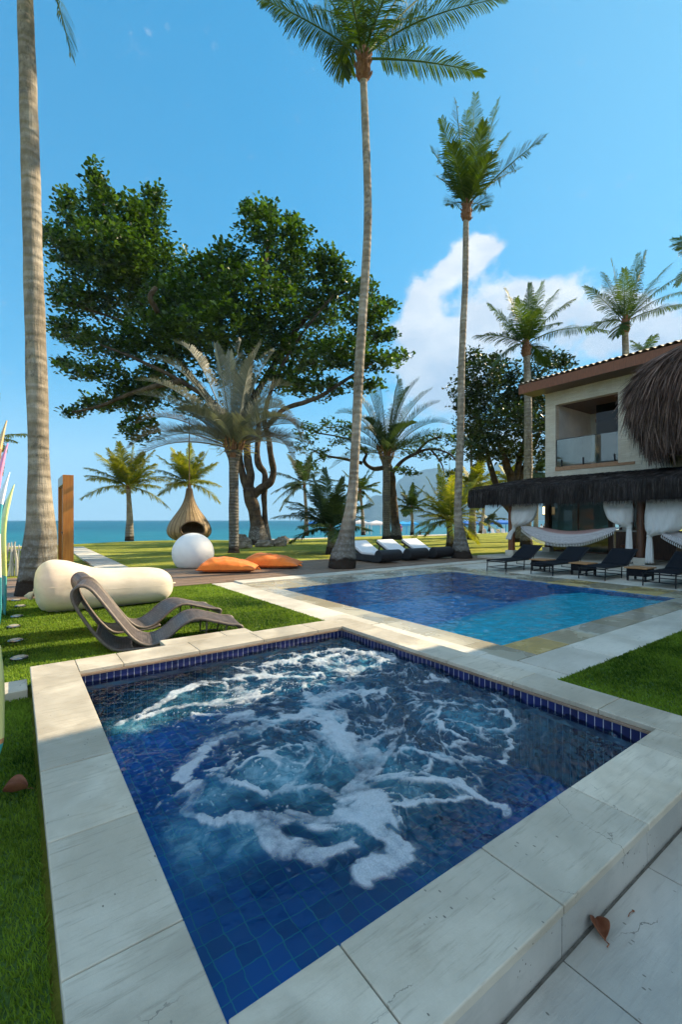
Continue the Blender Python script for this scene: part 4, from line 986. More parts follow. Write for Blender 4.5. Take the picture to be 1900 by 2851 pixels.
def palm(label, basep, path, rads, Sp, fronds, mat, group=None, trunk=None, fibre=.16, name='coconut_palm', cat='palm tree', seed=1, flare=1.0, seg=14, **kw):
    """path: world points of the trunk; fronds: list of (tip, arch, options)"""
    o = thing(name, label, cat, basep, 0, group)
    p2 = spline([(*p, r) for p, r in zip(path, rads)], 10)
    MB().tube([Vector(p[:3])-basep for p in p2], [p[3] for p in p2], seg, wob=.10).build('trunk', trunk or M_TRUNK, o, smooth=True)
    if fibre:
        c = Sp-basep; f = fibre; mb = MB()
        mb.lathe([(f*.55, -f*2.6), (f*1.0, -f*2.0), (f*1.15, -f*1.2), (f*1.1, -.2*f), (f*.8, f*1.4), (f*.45, f*2.8)], 12, c)
        rs = random.Random(seed)
        for k in range(16):
            a = k*2.4; z = -f*2.2+f*3.6*k/16; q = f*1.0; dv = Vector((math.cos(a), math.sin(a), 0))
            b = c+dv*q*.8+Vector((0, 0, z)); mb.bar(b, b+dv*f*.55+Vector((0, 0, f*rs.uniform(.4, 1.3))), f*.5, f*.16)
        mb.build('crown_base', M_FIBRE, o)
    for i, fr in enumerate(fronds):
        t, a, opt = fr[0], fr[1], dict(fr[2]) if len(fr) > 2 else {}
        q = dict(kw); q.update(opt); m_ = q.pop('mat', mat)
        frond(o, basep, Sp+Vector((0, 0, fibre*.8 if fibre else .05)), t, a, m_, seed=seed*100+i, **q)
    return o
def crown_tips(Sp, n, L, seed, lo=-25, hi=80, jit=.12, lean=(0, 0, 0)):
    rs = random.Random(seed); out = []
    for i in range(n):
        a = i*2.39996+rs.uniform(-.3, .3); e = R(hi+(lo-hi)*((i+.5)/n)**.8+rs.uniform(-8, 8)); l = L*rs.uniform(1-jit, 1+jit)
        d = Vector((math.cos(a)*math.cos(e), math.sin(a)*math.cos(e), math.sin(e)))+Vector(lean)
        out.append((Sp+d.normalized()*l, .16 if e > 0 else .24))
    return out
def trunk_path(pts, Y): return [at(px, py, Y) for px, py in pts]

# the leaning palm at the left edge, its crown above the frame
Y = 8.9; base = at(103, 1655, Y); base.z = 0
path = [base]+trunk_path([(105, 1600), (112, 1500), (110, 1400), (107, 1250), (100, 1000), (91, 700), (81, 350), (70, 0), (66, -100)], Y)
Sp = at(64, -120, Y)
P = lambda px, py, dY=0: at(px, py, Y+dY)
palm('thick pale coconut palm at the left edge, beside the wooden shower post', base, path, [.38, .33, .275, .215, .182, .178, .166, .158, .136, .13], Sp,
     [(P(196, 150), .0, {'ctrl': P(150, -90), 'll': .55, 'hang': .9, 'n': 60}), (P(-330, 60, -.5), .2), (P(-250, -330, 1), .15), (P(20, -520, .6), .05), (P(300, -380, .5), .15), (P(330, -60, 2.5), .2), (P(-60, -30, 3.2), .2), (P(-100, -330, -2), .2), (P(200, -420, -2), .2)],
     M_FROND, seed=11, ll=.62, fibre=.15, seg=22)

# the tall curved palm in the middle of the picture
Y = 13.65; base = at(952, 1583, Y); base.z = .0
path = [base]+trunk_path([(957, 1545), (968, 1480), (981, 1380), (990, 1250), (1001, 1020), (1018, 760), (1025, 600), (1021, 430), (1013, 235), (1012, 190)], Y)
Sp = at(1012, 178, Y); P = lambda px, py, dY=0: at(px, py, Y+dY)
palm('tallest curved coconut palm rising from the deck left of the white daybeds', base, path, [.42, .375, .235, .16, .14, .145, .128, .122, .116, .108, .105], Sp,
     [(P(727, -4, -.4), .07, {'ctrl': P(900, 70, -.2), 'hang': .95}), (P(1404, -6, -.3), .1, {'ctrl': P(1130, 40), 'hang': .8}), (P(1345, 204, .2), .14, {'ctrl': P(1180, 160), 'hang': .45, 'll': .62}),
      (P(905, -170, -.6), .06), (P(1010, -230, .3), .02), (P(1120, -200, .4), .05), (P(820, -130, .8), .1), (P(1220, -150, 1.0), .1), (P(1300, -90, 1.4), .12), (P(950, -120, -2.8), .12), (P(1110, -90, -2.6), .12), (P(880, 30, 2.6), .2), (P(1180, 60, 2.8), .2), (P(1040, -60, 3.4), .15), (P(960, 215, 1.0), .18, {'ctrl': P(935, 60, .6), 'hang': .9})],
     M_FROND, seed=5, fibre=.20, n=112, ll=.80, lw=.026, hang=.75, vee=.1, jit=.28)

# the second palm, fronds blown upwards
Y = 17.2; base = at(1287, 1556, Y); base.z = 0
path = [base]+trunk_path([(1284, 1520), (1279, 1470), (1276, 1400), (1283, 1220), (1287, 1000), (1296, 800), (1298, 650), (1299, 595)], Y)
Sp = at(1300, 585, Y); P = lambda px, py, dY=0: at(px, py, Y+dY)
T = [((1325, 263), -.4, -.02), ((1271, 281), .6, .0), ((1229, 333), -.8, .02), ((1201, 415), .5, .06), ((1216, 492), 1.2, .12), ((1389, 280), .8, -.02), ((1417, 373), 1.4, .05), ((1516, 382), -.3, .06), ((1448, 470), 1.8, .10), ((1350, 340), -1.6, .02), ((1256, 572), 1.0, .22), ((1352, 578), .9, .2), ((1300, 310), 1.8, .0), ((1258, 400), -1.7, .05), ((1372, 430), -1.9, .08), ((1345, 410), 2.4, .04)]
palm('slim coconut palm with upswept fronds at the right end of the white daybeds', base, path, [.40, .29, .18, .14, .138, .13, .118, .108, .10], Sp,
     [(P(*t, dy), a) for t, dy, a in T], M_FROND, seed=8, fibre=.17, hang=.4, ll=.76, vee=.25, lw=.024, n=92, jit=.30)

# palm in front of the dark tree
Y = 25.6; base = at(1467, 1521, Y); base.z = 0
path = [base]+trunk_path([(1466, 1490), (1468, 1430), (1472, 1300), (1471, 1100), (1467, 985)], Y); Sp = at(1466, 968, Y); P = lambda px, py, dY=0: at(px, py, Y+dY)
T = [((1323, 936), -.5, .16), ((1361, 846), .4, .08), ((1408, 803), 1, .12), ((1477, 790), -.6, .0), ((1512, 785), .5, .04), ((1557, 806), .8, .14), ((1600, 833), -.4, .18), ((1690, 922), .2, .22), ((1379, 1012), -.6, .3), ((1525, 1012), .8, .3), ((1440, 830), -2, .05), ((1500, 860), -2.2, .1), ((1480, 820), 2.2, .05), ((1400, 900), 2.4, .1), ((1560, 900), 2, .18)]
palm('windblown coconut palm standing in front of the dark round tree beside the house', base, path, [.36, .30, .26, .23, .20, .17], Sp, [(P(*t, dy), a) for t, dy, a in T], M_FROND, seed=21, fibre=.22, ll=.85, lw=.042, n=66, hang=.85, vee=.1)
# palm behind the house
Y = 30.0; base = at(1747, 1510, Y); base.z = 0
path = [base]+trunk_path([(1746, 1300), (1745, 1050), (1742, 915)], Y); Sp = at(1742, 905, Y); P = lambda px, py, dY=0: at(px, py, Y+dY)
T = [((1631, 797), -.5, .08), ((1704, 722), .5, .0), ((1780, 706), 1, .0), ((1800, 700), -1, .02), ((1870, 735), .5, .1), ((1900, 765), -.5, .14), ((1912, 812), 1, .16), ((1905, 850), -.4, .14), ((1637, 915), .8, .26), ((1718, 935), -.5, .3), ((1740, 750), -2, .02), ((1830, 800), 2.4, .1), ((1680, 760), 2, .05)]
palm('coconut palm whose crown rises behind the tiled house roof', base, path, [.3, .25, .22, .19], Sp, [(P(*t, dy), a) for t, dy, a in T], M_FROND, seed=22, fibre=.24, ll=.95, lw=.046, n=60, hang=.8, vee=.1)
def small_palm(label, px, pyb, cx, cy, n, Lpx, seed, Y=None, rad=(.16, .10), mat=M_FROND, tips=None, hi=80, lo=-25, fibre=.12, n_l=60, ll=None, lw=.036, hang=.8, name='coconut_palm', trunk=None, lean=(0, 0, 0), mid=None, group=None):
    if Y is None: Y = F_PX*CAM_H/(pyb-HY)
    base = at(px, pyb, Y); zb = base.z
    Sp = at(cx, cy, Y); mids = [at(*m, Y) for m in (mid or [((px+cx)/2+2, (pyb+cy)/2)])]
    L = Lpx/F_PX*Y; fr = [(at(t[0], t[1], Y+(t[2] if len(t) > 2 else (-1)**i*.25*L)), t[3] if len(t) > 3 else .16) for i, t in enumerate(tips or [])]
    if n: fr += crown_tips(Sp, n, L, seed, lo, hi, lean=lean)
    pts = [base]+mids+[Sp]; rr = [rad[0]+(rad[1]-rad[0])*i/(len(pts)-1) for i in range(len(pts))]; rr[0] *= 1.25
    return palm(label, base, pts, rr, Sp, fr, mat, seed=seed, fibre=fibre, n=n_l, vee=.12, ll=ll or L*.26, lw=lw, hang=hang, name=name, trunk=trunk, seg=10, group=group)
small_palm('short yellow green coconut palm on the shore, left of the hanging nest chair', 360, 1506, 357, 1362, 9, 115, 31, rad=(.26, .15), mat=M_FROND_Y, tips=[(245, 1334, 0, .22), (238, 1302, -.3, .16), (268, 1262, .5, .12), (330, 1232, -.6, .05), (372, 1238, .5, .0), (428, 1255, .3, .12), (432, 1292, -.8, .12), (468, 1338, .2, .26), (300, 1250, -1.2, .08), (395, 1262, 1.2, .06)], ll=.95, lw=.042, n_l=90)
small_palm('coconut palm on the shore directly behind the hanging nest chair', 530, 1500, 527, 1352, 9, 105, 32, rad=(.24, .15), mat=M_FROND_Y, tips=[(438, 1268, 0, .12), (437, 1308, -.4, .16), (478, 1248, .4, .06), (528, 1236, -.5, .0), (578, 1256, .5, .06), (603, 1288, -.3, .12), (612, 1352, .2, .26), (466, 1350, .6, .2), (500, 1260, -1.2, .04), (560, 1290, 1.2, .1)], ll=.95, lw=.042, n_l=90)
small_palm('palm beyond the left edge of the photo with one drooping yellow frond in view', -75, 1525, -60, 1240, 7, 140, 33, Y=24, rad=(.2, .14), mat=M_FROND_Y, tips=[(44, 1229, 0, .22)], ll=.7, lw=.05)
small_palm('palm beyond the right edge of the photo with one frond tip in view', 1995, 1500, 1985, 715, 8, 110, 34, Y=28, rad=(.25, .16), tips=[(1876, 664, 0, .12), (1890, 690, .6, .1)], ll=.85)
small_palm('distant palm peeping over the house roof beside the taller palm', 1800, 1500, 1800, 985, 9, 50, 35, Y=50, rad=(.2, .16), ll=.9, lw=.08, n_l=24)
small_palm('slender dark palm behind the bushy palm, right of the gnarled tree', 853, 1492, 848, 1352, 9, 95, 36, rad=(.2, .13), tips=[(758, 1372, 0, .2), (762, 1400, -.5, .25), (780, 1420, .6, .3), (800, 1265, .5, .06), (868, 1262, -.4, .0)], mat=M_FROND_D, ll=.8, lw=.07)
small_palm('bushy low young palm with dark arching fronds just left of the tallest palm', 921, 1543, 922, 1480, 12, 130, 37, rad=(.20, .16), tips=[(762, 1440, -.4, .24), (815, 1428, .8, .2), (838, 1352, .3, .14), (868, 1318, -.3, .06), (905, 1305, .4, .0), (955, 1330, -.5, .06), (1000, 1375, .6, .14), (1035, 1405, .8, .2), (800, 1395, -1, .2), (1010, 1440, -.8, .24), (870, 1350, 1.2, .1), (960, 1380, 1.4, .1)], mat=M_FROND_D, ll=.66, lw=.042, n_l=64, hang=.7)
small_palm('small palm on the beach seen right behind the tallest palm trunk', 1012, 1490, 1003, 1368, 7, 70, 38, rad=(.18, .12), tips=[(1055, 1342, 0, .1), (1050, 1300, .4, .05), (955, 1310, .3, .1), (1040, 1400, -.3, .2)], mat=M_FROND, ll=.8, lw=.07)
small_palm('little windblown palm against the hazy mountain, left of the bright bushy palm', 1148, 1490, 1146, 1415, 8, 55, 39, rad=(.17, .13), tips=[(1115, 1350, 0, .05), (1150, 1345, .3, .0), (1182, 1352, -.3, .05), (1105, 1385, .3, .12), (1195, 1385, 0, .14), (1178, 1420, .3, .25), (1120, 1420, -.3, .2)], ll=.7, lw=.07)
small_palm('bright yellow green bushy palm between the second daybed and the slim palm', 1252, 1528, 1252, 1455, 18, 135, 40, rad=(.17, .15), mat=M_FROND_Y, tips=[(1190, 1330, .4, .05), (1222, 1295, -.4, .0), (1252, 1280, .3, .0), (1285, 1292, -.3, .0), (1180, 1400, -.6, .12), (1168, 1436, .5, .2), (1185, 1490, -.3, .3), (1330, 1330, .6, .06), (1352, 1378, -.3, .12), (1345, 1430, .6, .2), (1300, 1490, .4, .3), (1232, 1330, 1.2, .03)], ll=.62, lw=.042, n_l=44, hang=.6)
small_palm('sunlit palm with a pale trunk standing between the slim palm and the veranda', 1314, 1502, 1316, 1362, 13, 95, 41, rad=(.28, .2), mat=M_FROND_Y, tips=[(1385, 1335, 0, .1), (1382, 1380, .5, .2), (1345, 1310, -.4, .03), (1290, 1300, .5, .0)], ll=.8, lw=.06)
small_palm('palm on the beach whose thin trunk rises beside the veranda thatch corner', 1338, 1485, 1350, 1385, 12, 80, 42, Y=52, rad=(.18, .14), ll=.9, lw=.08)
small_palm('small sapling palm behind the beach chairs left of the veranda post', 1362, 1480, 1362, 1452, 9, 50, 43, Y=55, rad=(.14, .1), mat=M_FROND_D, ll=.7, lw=.08, hi=60)
small_palm('palm seen through the dark tree above the middle of the veranda thatch', 1425, 1490, 1424, 1345, 12, 72, 44, Y=48, rad=(.18, .14), mat=M_FROND_Y, ll=.8, lw=.08)
small_palm('palm above the veranda thatch just left of the house corner', 1492, 1495, 1495, 1320, 9, 58, 45, Y=42, rad=(.2, .14), mat=M_FROND_D, ll=.7, lw=.07, tips=[(1520, 1290, 0, .1), (1490, 1335, 0, .2)])
small_palm('thin palm trunk standing behind the slim palm near the dark tree', 1315, 1496, 1312, 1240, 10, 75, 46, Y=37, rad=(.13, .10), mat=M_FROND_D, ll=.8, lw=.06)
# two feathery palms with arching silver leaves
def feather_palm(label, px, pyb, cx, cy, tips, seed, mat, matlow, rad, ll, trunk, lw=.022, n=72, extra=10, L=3.4):
    Y = F_PX*CAM_H/(pyb-HY); base = at(px, pyb, Y); base.z = -.02; Sp = at(cx, cy, Y)
    fr = [(at(a, b, Y+dy), 0, {'ctrl': at(c, d, Y+dy*.5), 'mat': matlow if low else mat}) for (a, b, dy, c, d, low) in tips]
    rs = random.Random(seed)
    for k in range(extra):
        a = k*2.4+.5; e = R(rs.uniform(-12, 65)); q = Vector((math.cos(a)*math.cos(e), math.sin(a)*math.cos(e)*1.0, 0))*L+Sp+Vector((0, 0, L*math.sin(e)*.75-.3))
        fr.append((q, .30, {'mat': matlow if e < -.02 else mat}))
    path = [base, base.lerp(Sp, .08)+Vector((0, 0, 0)), base.lerp(Sp, .5), base.lerp(Sp, .85), base.lerp(Sp, .95), Sp]
    o = palm(label, base, path, [rad*1.45, rad*1.02, rad, rad*.98, rad*1.35, rad*1.9], Sp, fr, mat, seed=seed, fibre=0, name='feather_palm', trunk=trunk, n=n, ll=ll, lw=lw, hang=.25, vee=.75, bare=.10, seg=16, sweep=.9)
    mb = MB()
    for k in range(26):
        a = k*2.4; q = Vector((math.cos(a), math.sin(a), 0)); c = Sp-base-Vector((0, 0, rad*1.5)); mb.bar(c+q*rad*1.1, c+q*rad*2.6+Vector((0, 0, rad*4.2)), .07, .025)
    mb.build('leaf_sheath', M_FIBRE, o)
    mb = MB()
    for k in range(70):
        a = rs.uniform(0, 6.28); q = Vector((math.cos(a), math.sin(a), 0)); c = Sp-base+q*rad*rs.uniform(1.5, 3.2)+Vector((0, 0, rs.uniform(-.1, .5))); mb.tube([c, c+q*rs.uniform(.2, .5)+Vector((0, 0, rs.uniform(-.25, .15)))], .012, 3)
    mb.build('flower_stalk', M_DATES, o)
    return o
feather_palm('silvery feather palm with long arching leaves, left of the gnarled tree trunk', 651, 1541, 651, 1255,
    [(491, 955, .3, 560, 960, 0), (420, 998, -.4, 530, 1000, 0), (384, 1060, .4, 505, 1050, 0), (378, 1098, -.5, 500, 1095, 0), (384, 1178, .3, 470, 1120, 1), (361, 1246, -.3, 440, 1150, 1), (368, 1286, .2, 470, 1195, 1), (671, 950, -.3, 640, 1040, 0), (727, 956, .4, 675, 1050, 0), (762, 980, -.4, 700, 1050, 0), (800, 1075, .3, 740, 1050, 0), (836, 1214, -.3, 800, 1100, 1), (815, 1296, .3, 800, 1160, 1), (640, 980, 1.4, 640, 1060, 0), (600, 960, -1.3, 620, 1040, 0), (700, 1000, -1.6, 680, 1060, 0), (780, 1120, 1.2, 720, 1080, 0), (808, 1150, -1.0, 740, 1090, 0)],
    51, M_FROND_S, M_FROND_B, .215, .70, M_TRUNK_D, .024, 110, 18, 3.6)
feather_palm('dark feather palm with a straight trunk behind the white daybeds', 1077, 1503, 1077, 1272,
    [(1055, 1040, .5, 1070, 1130, 0), (1167, 1056, -.4, 1110, 1110, 0), (1203, 1083, .5, 1130, 1130, 0), (1222, 1120, -.5, 1150, 1140, 0), (1252, 1182, .4, 1180, 1150, 0), (1262, 1232, -.4, 1190, 1180, 0), (1015, 1064, -.4, 1050, 1130, 0), (940, 1152, .5, 1010, 1130, 0), (946, 1208, -.5, 1000, 1160, 0), (1110, 1050, .6, 1095, 1120, 0), (990, 1100, .8, 1030, 1130, 0), (1140, 1080, 1.4, 1100, 1130, 0)],
    52, M_FROND_D, M_FROND_D, .30, .95, M_TRUNK_D, .05, 60, 12, 4.3)

# ------------------------------------------------------------------ broad leaved trees
M_BARK = trunk_mat('gnarled_bark', (.045, .032, .022), (.115, .082, .052), 5, (.035, .028, .022), .6, .2)
M_ALMOND = leafy('almond_leaves', (.009, .030, .005), (.088, .150, .022), .34, .42, .4, (1.6, 1.8, .5), 0)
M_ALMOND_D = leafy('dark_leaves', (.008, .022, .006), (.055, .085, .022), .22, .45, .4, (1.5, 1.7, .6), 0)
def leaf_cloud(name, parent, base, blobs, Y, leaf, mat, dens, depth=1.0, seed=3, squash=.8):
    """rosettes of obovate leaves through the blobs, denser towards their upper shells"""
    rg = np.random.default_rng(seed); C = []
    for (px, py, rx, ry, *o) in blobs:
        c = at(px, py, Y+(o[0] if o else rg.uniform(-2.5, 2.5)*depth)); ax, az_ = rx/F_PX*Y, ry/F_PX*Y; ay = max(.5, min(ax, 2.2*az_)*.95*depth)
        n = int(dens*(ax*ay+ax*az_+ay*az_)*(o[1] if len(o) > 1 else 1.0))+5
        d = rg.normal(size=(n, 3)); d /= np.linalg.norm(d, axis=1)[:, None]; q = rg.random(n)**.30
        p = d*q[:, None]*np.array([ax, ay, az_])*(1+.30*rg.normal(size=(n, 1))*.5)
        C.append(p+np.array(c))
    C = np.concatenate(C)
    k = 7; n = len(C)
    a = (np.arange(k)[None]*2.4+rg.uniform(0, 6.28, (n, 1))); e = rg.uniform(-.35, .95, (n, k))
    D = np.stack([np.cos(a)*np.cos(e), np.sin(a)*np.cos(e), np.sin(e)], -1).reshape(-1, 3)
    O = np.repeat(C, k, 0)+D*leaf*.25+rg.normal(0, leaf*.35, (n*k, 3))
    l = leaf*rg.uniform(.5, 1.4, n*k)[:, None]
    up = np.tile([0, 0, 1.0], (n*k, 1))+rg.normal(0, .45, (n*k, 3)); s = np.cross(D, up); s /= np.linalg.norm(s, axis=1)[:, None]+1e-9; w = s*l*.30
    nn = np.cross(s, D); cup = nn*l*.07
    v = np.stack([O, O+D*l*.45+w*.72+cup, O+D*l*.80+w+cup, O+D*l*1.0, O+D*l*.80-w+cup, O+D*l*.45-w*.72+cup], 1).reshape(-1, 3)-np.array(base)
    b = np.arange(n*k)[:, None]*6; f = np.concatenate([b+np.array([[0,1,2,3]]), b+np.array([[0,3,4,5]])])
    tone = np.repeat(np.clip(rg.normal(.42, .25, n*k)+.18*np.repeat(rg.normal(size=n), k), 0, 1), 6)
    return np_mesh(name, v, f, mat, parent, {'rnd': tone})
def limbs(mb, base, specs, Y):
    for pts, rads in specs:
        q = [(*(at(p[0], p[1], Y+(p[2] if len(p) > 2 else 0))-base), r/F_PX*Y) for p, r in zip(pts, rads)]
        q = spline(q, 6); mb.tube([p[:3] for p in q], [max(.01, p[3]) for p in q], 10, wob=.35)
Y = 27.5; base = at(722, 1516, Y); base.z = -.05
tree = thing('almond_tree', 'huge spreading dark green tree with layered branches and a gnarled forked trunk', 'tree', base)
mb = MB()
limbs(mb, base, [([(722, 1522), (716, 1470), (708, 1420), (698, 1385), (690, 1360)], [32, 21, 18, 17, 16]),
                 ([(745, 1520, .3), (740, 1460, .3), (736, 1390, .3), (738, 1340, .2), (736, 1315, .2), (722, 1295), (716, 1258), (720, 1180, 1), (700, 1060, 2)], [14, 8, 8, 9, 9, 9, 8, 7, 5]),
                 ([(690, 1365), (678, 1330), (668, 1290), (655, 1230, -1), (600, 1130, -2), (500, 1060, -3), (380, 1000, -3), (280, 960, -2)], [13, 10, 10, 9, 7, 5, 4, 2]),
                 ([(694, 1370), (696, 1320), (690, 1280), (688, 1240, 1), (690, 1140, 1), (640, 1000, 1), (600, 860, 0), (560, 760)], [14, 11, 11, 10, 9, 8, 6, 3]),
                 ([(702, 1385), (725, 1362), (750, 1345), (760, 1315), (756, 1280, -.5), (750, 1230, -1), (738, 1160, -1), (765, 1060, -.5), (820, 960, 0), (880, 880, 0), (930, 820, 0)], [11, 11, 10.5, 9.5, 8.5, 7, 6, 5, 4, 3, 2]), ([(742, 1190, -1), (790, 1140, -1.5), (850, 1120, -2), (890, 1104, -2), (960, 1060, -2), (1040, 1010, -2)], [7, 6, 5.5, 5, 4, 2]),
                 ([(690, 1140, 1), (760, 1020, 2), (840, 900, 2), (940, 820, 2), (1030, 790, 2)], [10, 9, 7, 5, 3]), ([(690, 1140, 1), (700, 960, 0), (730, 800, 0), (750, 650, 0), (750, 590)], [9, 8, 6, 4, 2]),
                 ([(600, 1130, -2), (480, 980, 0), (400, 860, 1), (330, 700, 1), (290, 580, 0), (258, 480)], [7, 6, 5, 4, 3, 2]), ([(500, 1060, -3), (380, 1090, -3), (280, 1130, -3), (200, 1148, -3)], [7, 5, 4, 2]),
                 ([(480, 980, 0), (350, 900, 0), (240, 860, 0), (160, 830, 0)], [5, 4, 3, 2]), ([(435, 800, -4.5), (418, 830, -4.5), (440, 870, -4)], [5, 6, 6])], Y)
mb.build('trunk', M_BARK, tree, smooth=True)
CROWN = [(262, 500, 22, 42), (282, 560, 38, 36), (186, 560, 26, 30), (205, 615, 40, 36), (430, 552, 34, 26), (408, 600, 48, 34), (330, 620, 95, 52), (150, 652, 34, 26), (190, 690, 60, 40), (270, 745, 125, 44), (420, 722, 105, 55), (180, 805, 50, 24), (230, 850, 85, 30), (390, 840, 150, 52),
         (175, 905, 34, 16), (210, 935, 62, 24), (320, 960, 120, 36), (180, 1012, 34, 14), (260, 1035, 90, 22), (210, 1150, 32, 11), (270, 1128, 60, 18), (370, 1120, 80, 30), (390, 1195, 48, 36), (372, 1085, 70, 26),
         (560, 745, 40, 26), (560, 815, 105, 60), (720, 625, 52, 48), (750, 590, 24, 30), (700, 590, 18, 16), (812, 622, 26, 20), (820, 660, 44, 30), (790, 740, 95, 66), (905, 722, 52, 24), (930, 780, 62, 34), (700, 840, 120, 66), (870, 860, 110, 56),
         (1010, 815, 48, 26), (1070, 852, 40, 12), (1020, 880, 74, 26), (1085, 932, 26, 9), (1030, 940, 70, 20), (1100, 996, 44, 11), (1030, 1010, 80, 22), (960, 985, 85, 34), (850, 990, 105, 46), (750, 950, 95, 60), (600, 930, 130, 66), (470, 950, 110, 60), (640, 1040, 100, 36, 0, .5),
         (880, 1078, 90, 26), (1020, 1075, 50, 16), (450, 1060, 80, 40), (540, 1130, 70, 36, 0, .5), (790, 1060, 60, 30), (640, 740, 60, 50), (330, 700, 90, 50), (500, 850, 90, 60)]
leaf_cloud('crown', tree, base, CROWN, Y, .27, M_ALMOND, 33, 1.15, 3)
# the sparser tree behind the feather palm
Y = 35.0; base = at(1104, 1502, Y); base.z = -.05
tree = thing('almond_tree', 'thin spreading tree with bare crooked branches, its trunk against the dark feather palm', 'tree', base)
mb = MB()
limbs(mb, base, [([(1106, 1506), (1100, 1440), (1094, 1370), (1090, 1320), (1078, 1290, 1)], [16, 12, 11, 10, 9]), ([(1080, 1300, 1), (1040, 1305, 1), (1015, 1285, 1), (1020, 1260, 1), (985, 1230, 1), (940, 1215, 1), (880, 1205, 1)], [7, 6, 5, 4, 3, 2, 2]), ([(1020, 1262, 1), (1000, 1240, 0), (970, 1195, 0)], [4, 3, 2]), ([(1010, 1290, 1), (960, 1278, 1), (915, 1270, 1), (870, 1255, 1)], [5, 4, 3, 2]),
                 ([(1092, 1318), (1120, 1285, -1), (1160, 1262, -1), (1200, 1250, -1), (1250, 1262, -1), (1275, 1290, -1)], [6, 5, 4, 3, 2, 1]), ([(1160, 1262, -1), (1190, 1230, -1), (1230, 1215, -1)], [4, 3, 2]), ([(1200, 1250, -1), (1230, 1290, -1), (1240, 1330, -1)], [3, 2, 1])], Y)
mb.build('trunk', M_BARK, tree, smooth=True)
leaf_cloud('crown', tree, base, [(870, 1195, 42, 22), (925, 1188, 34, 20), (850, 1240, 36, 28), (900, 1265, 30, 18), (955, 1225, 40, 22), (975, 1192, 30, 16), (1150, 1255, 36, 18), (1215, 1228, 46, 22), (1250, 1275, 28, 16), (1190, 1262, 36, 14), (1150, 1318, 30, 9), (1245, 1325, 24, 12), (1000, 1255, 30, 12), (865, 1300, 22, 18), (840, 1205, 24, 26), (1115, 1312, 20, 8), (1270, 1230, 30, 24)], Y, .26, M_ALMOND, 14, .7, 5)
# the dark round tree by the house
Y = 30.0; base = at(1452, 1505, Y); base.z = -.05
tree = thing('round_tree', 'dense dark round tree with several bare stems, left of the house', 'tree', base)
mb = MB()
limbs(mb, base, [([(1450, 1510), (1440, 1440), (1430, 1380), (1425, 1330), (1410, 1290), (1390, 1230)], [20, 16, 14, 12, 9, 6]), ([(1430, 1385), (1440, 1330), (1450, 1270), (1470, 1200)], [11, 9, 8, 5]), ([(1400, 1400), (1380, 1340), (1365, 1290), (1350, 1220)], [9, 8, 7, 5]), ([(1440, 1440), (1405, 1400), (1395, 1390)], [10, 9, 9]), ([(1436, 1370), (1455, 1320), (1480, 1260), (1520, 1170)], [9, 8, 6, 4])], Y)
mb.build('trunk', M_BARK, tree, smooth=True)
leaf_cloud('crown', tree, base, [(1318, 998, 24, 26), (1340, 1050, 60, 44), (1298, 1088, 46, 36), (1380, 1105, 80, 60), (1325, 1178, 66, 52), (1420, 1190, 90, 60), (1485, 1075, 52, 52), (1535, 1008, 44, 28), (1572, 1016, 24, 20), (1500, 1160, 70, 62), (1512, 1255, 46, 34), (1355, 1255, 60, 36), (1430, 1268, 50, 26), (1555, 1100, 52, 62), (1290, 1130, 36, 26), (1410, 1040, 40, 40), (1440, 1130, 60, 60), (1560, 1180, 50, 50), (1375, 1000, 20, 14)], Y, .24, M_ALMOND_D, 34, 1.0, 6)
# ------------------------------------------------------------------ loose furniture on the turf and the deck
M_CREAM = simple('cream_fabric', (.55, .48, .38), (.66, .59, .485), 2.2, .85, .35, 7, .010, sheen=.2, stretch=(.8, 1.6, 1.6))
M_WHITE = simple('white_plastic', (.72, .71, .69), (.79, .78, .76), 2, .6, .06, 3, .02)
# inflatable cream lounger
o = thing('inflatable_lounger', 'cream inflatable tube lounger with a raised head end, lying behind the rattan chaises', 'inflatable lounger', S(-2.98, 4.08, .012), YAW)
stn = [(-.03, .16, .30, .52), (.0, .29, .16, .66), (.07, .37, .05, .76), (.2, .42, .0, .82), (.40, .42, -.01, .80), (.60, .41, -.01, .73), (.82, .40, -.01, .66), (1.1, .395, -.01, .63), (1.4, .395, -.01, .625), (1.68, .39, -.01, .61), (1.88, .36, .01, .57), (2.0, .27, .09, .48), (2.06, .12, .19, .36)]
s2 = spline(stn, 6); rings = []
for x, hw, a, b in s2:
    rg = []
    for k in range(48):
        t = 2*math.pi*k/48; c_, s_ = math.cos(t), math.sin(t); y = hw*math.copysign(abs(c_)**.85, c_); z = (a+b)/2+(b-a)/2*math.copysign(abs(s_)**.8, s_)
        cr = .006*math.sin(x*58+4*math.sin(t*2))*max(0, -s_+.25)*(x < .9)+.004*mnoise.noise((x*6, y*14, z*14))
        rg.append((x, y*(1+cr*2), z+cr))
    rings.append(rg)
body = MB().loft(rings).build('body', M_CREAM, o, smooth=True)
for (x, y, z, d) in ((-.01, .05, .34, (-1, .1, -.8)), (2.03, -.05, .30, (1, -.4, .1))):
    d = Vector(d).normalized(); p = Vector((x, y, z)); k = .5 if x > .1 else .8
    mb = MB(); mb.tube([p, p+d*.035*k, p+d*.055*k, p+d*.09*k, p+d*.15*k+Vector((0, 0, -.04*k))], [.05*k, .022*k, .026*k, .045*k, .075*k], 9, wob=.4); mb.build('knot', M_CREAM, body, smooth=True)
mb = MB(); mb.tube([(x, -hw*.995, (a+b)/2+.02) for x, hw, a, b in s2[4:-6]], .004, 5); mb.build('seam', M_CREAM, body)

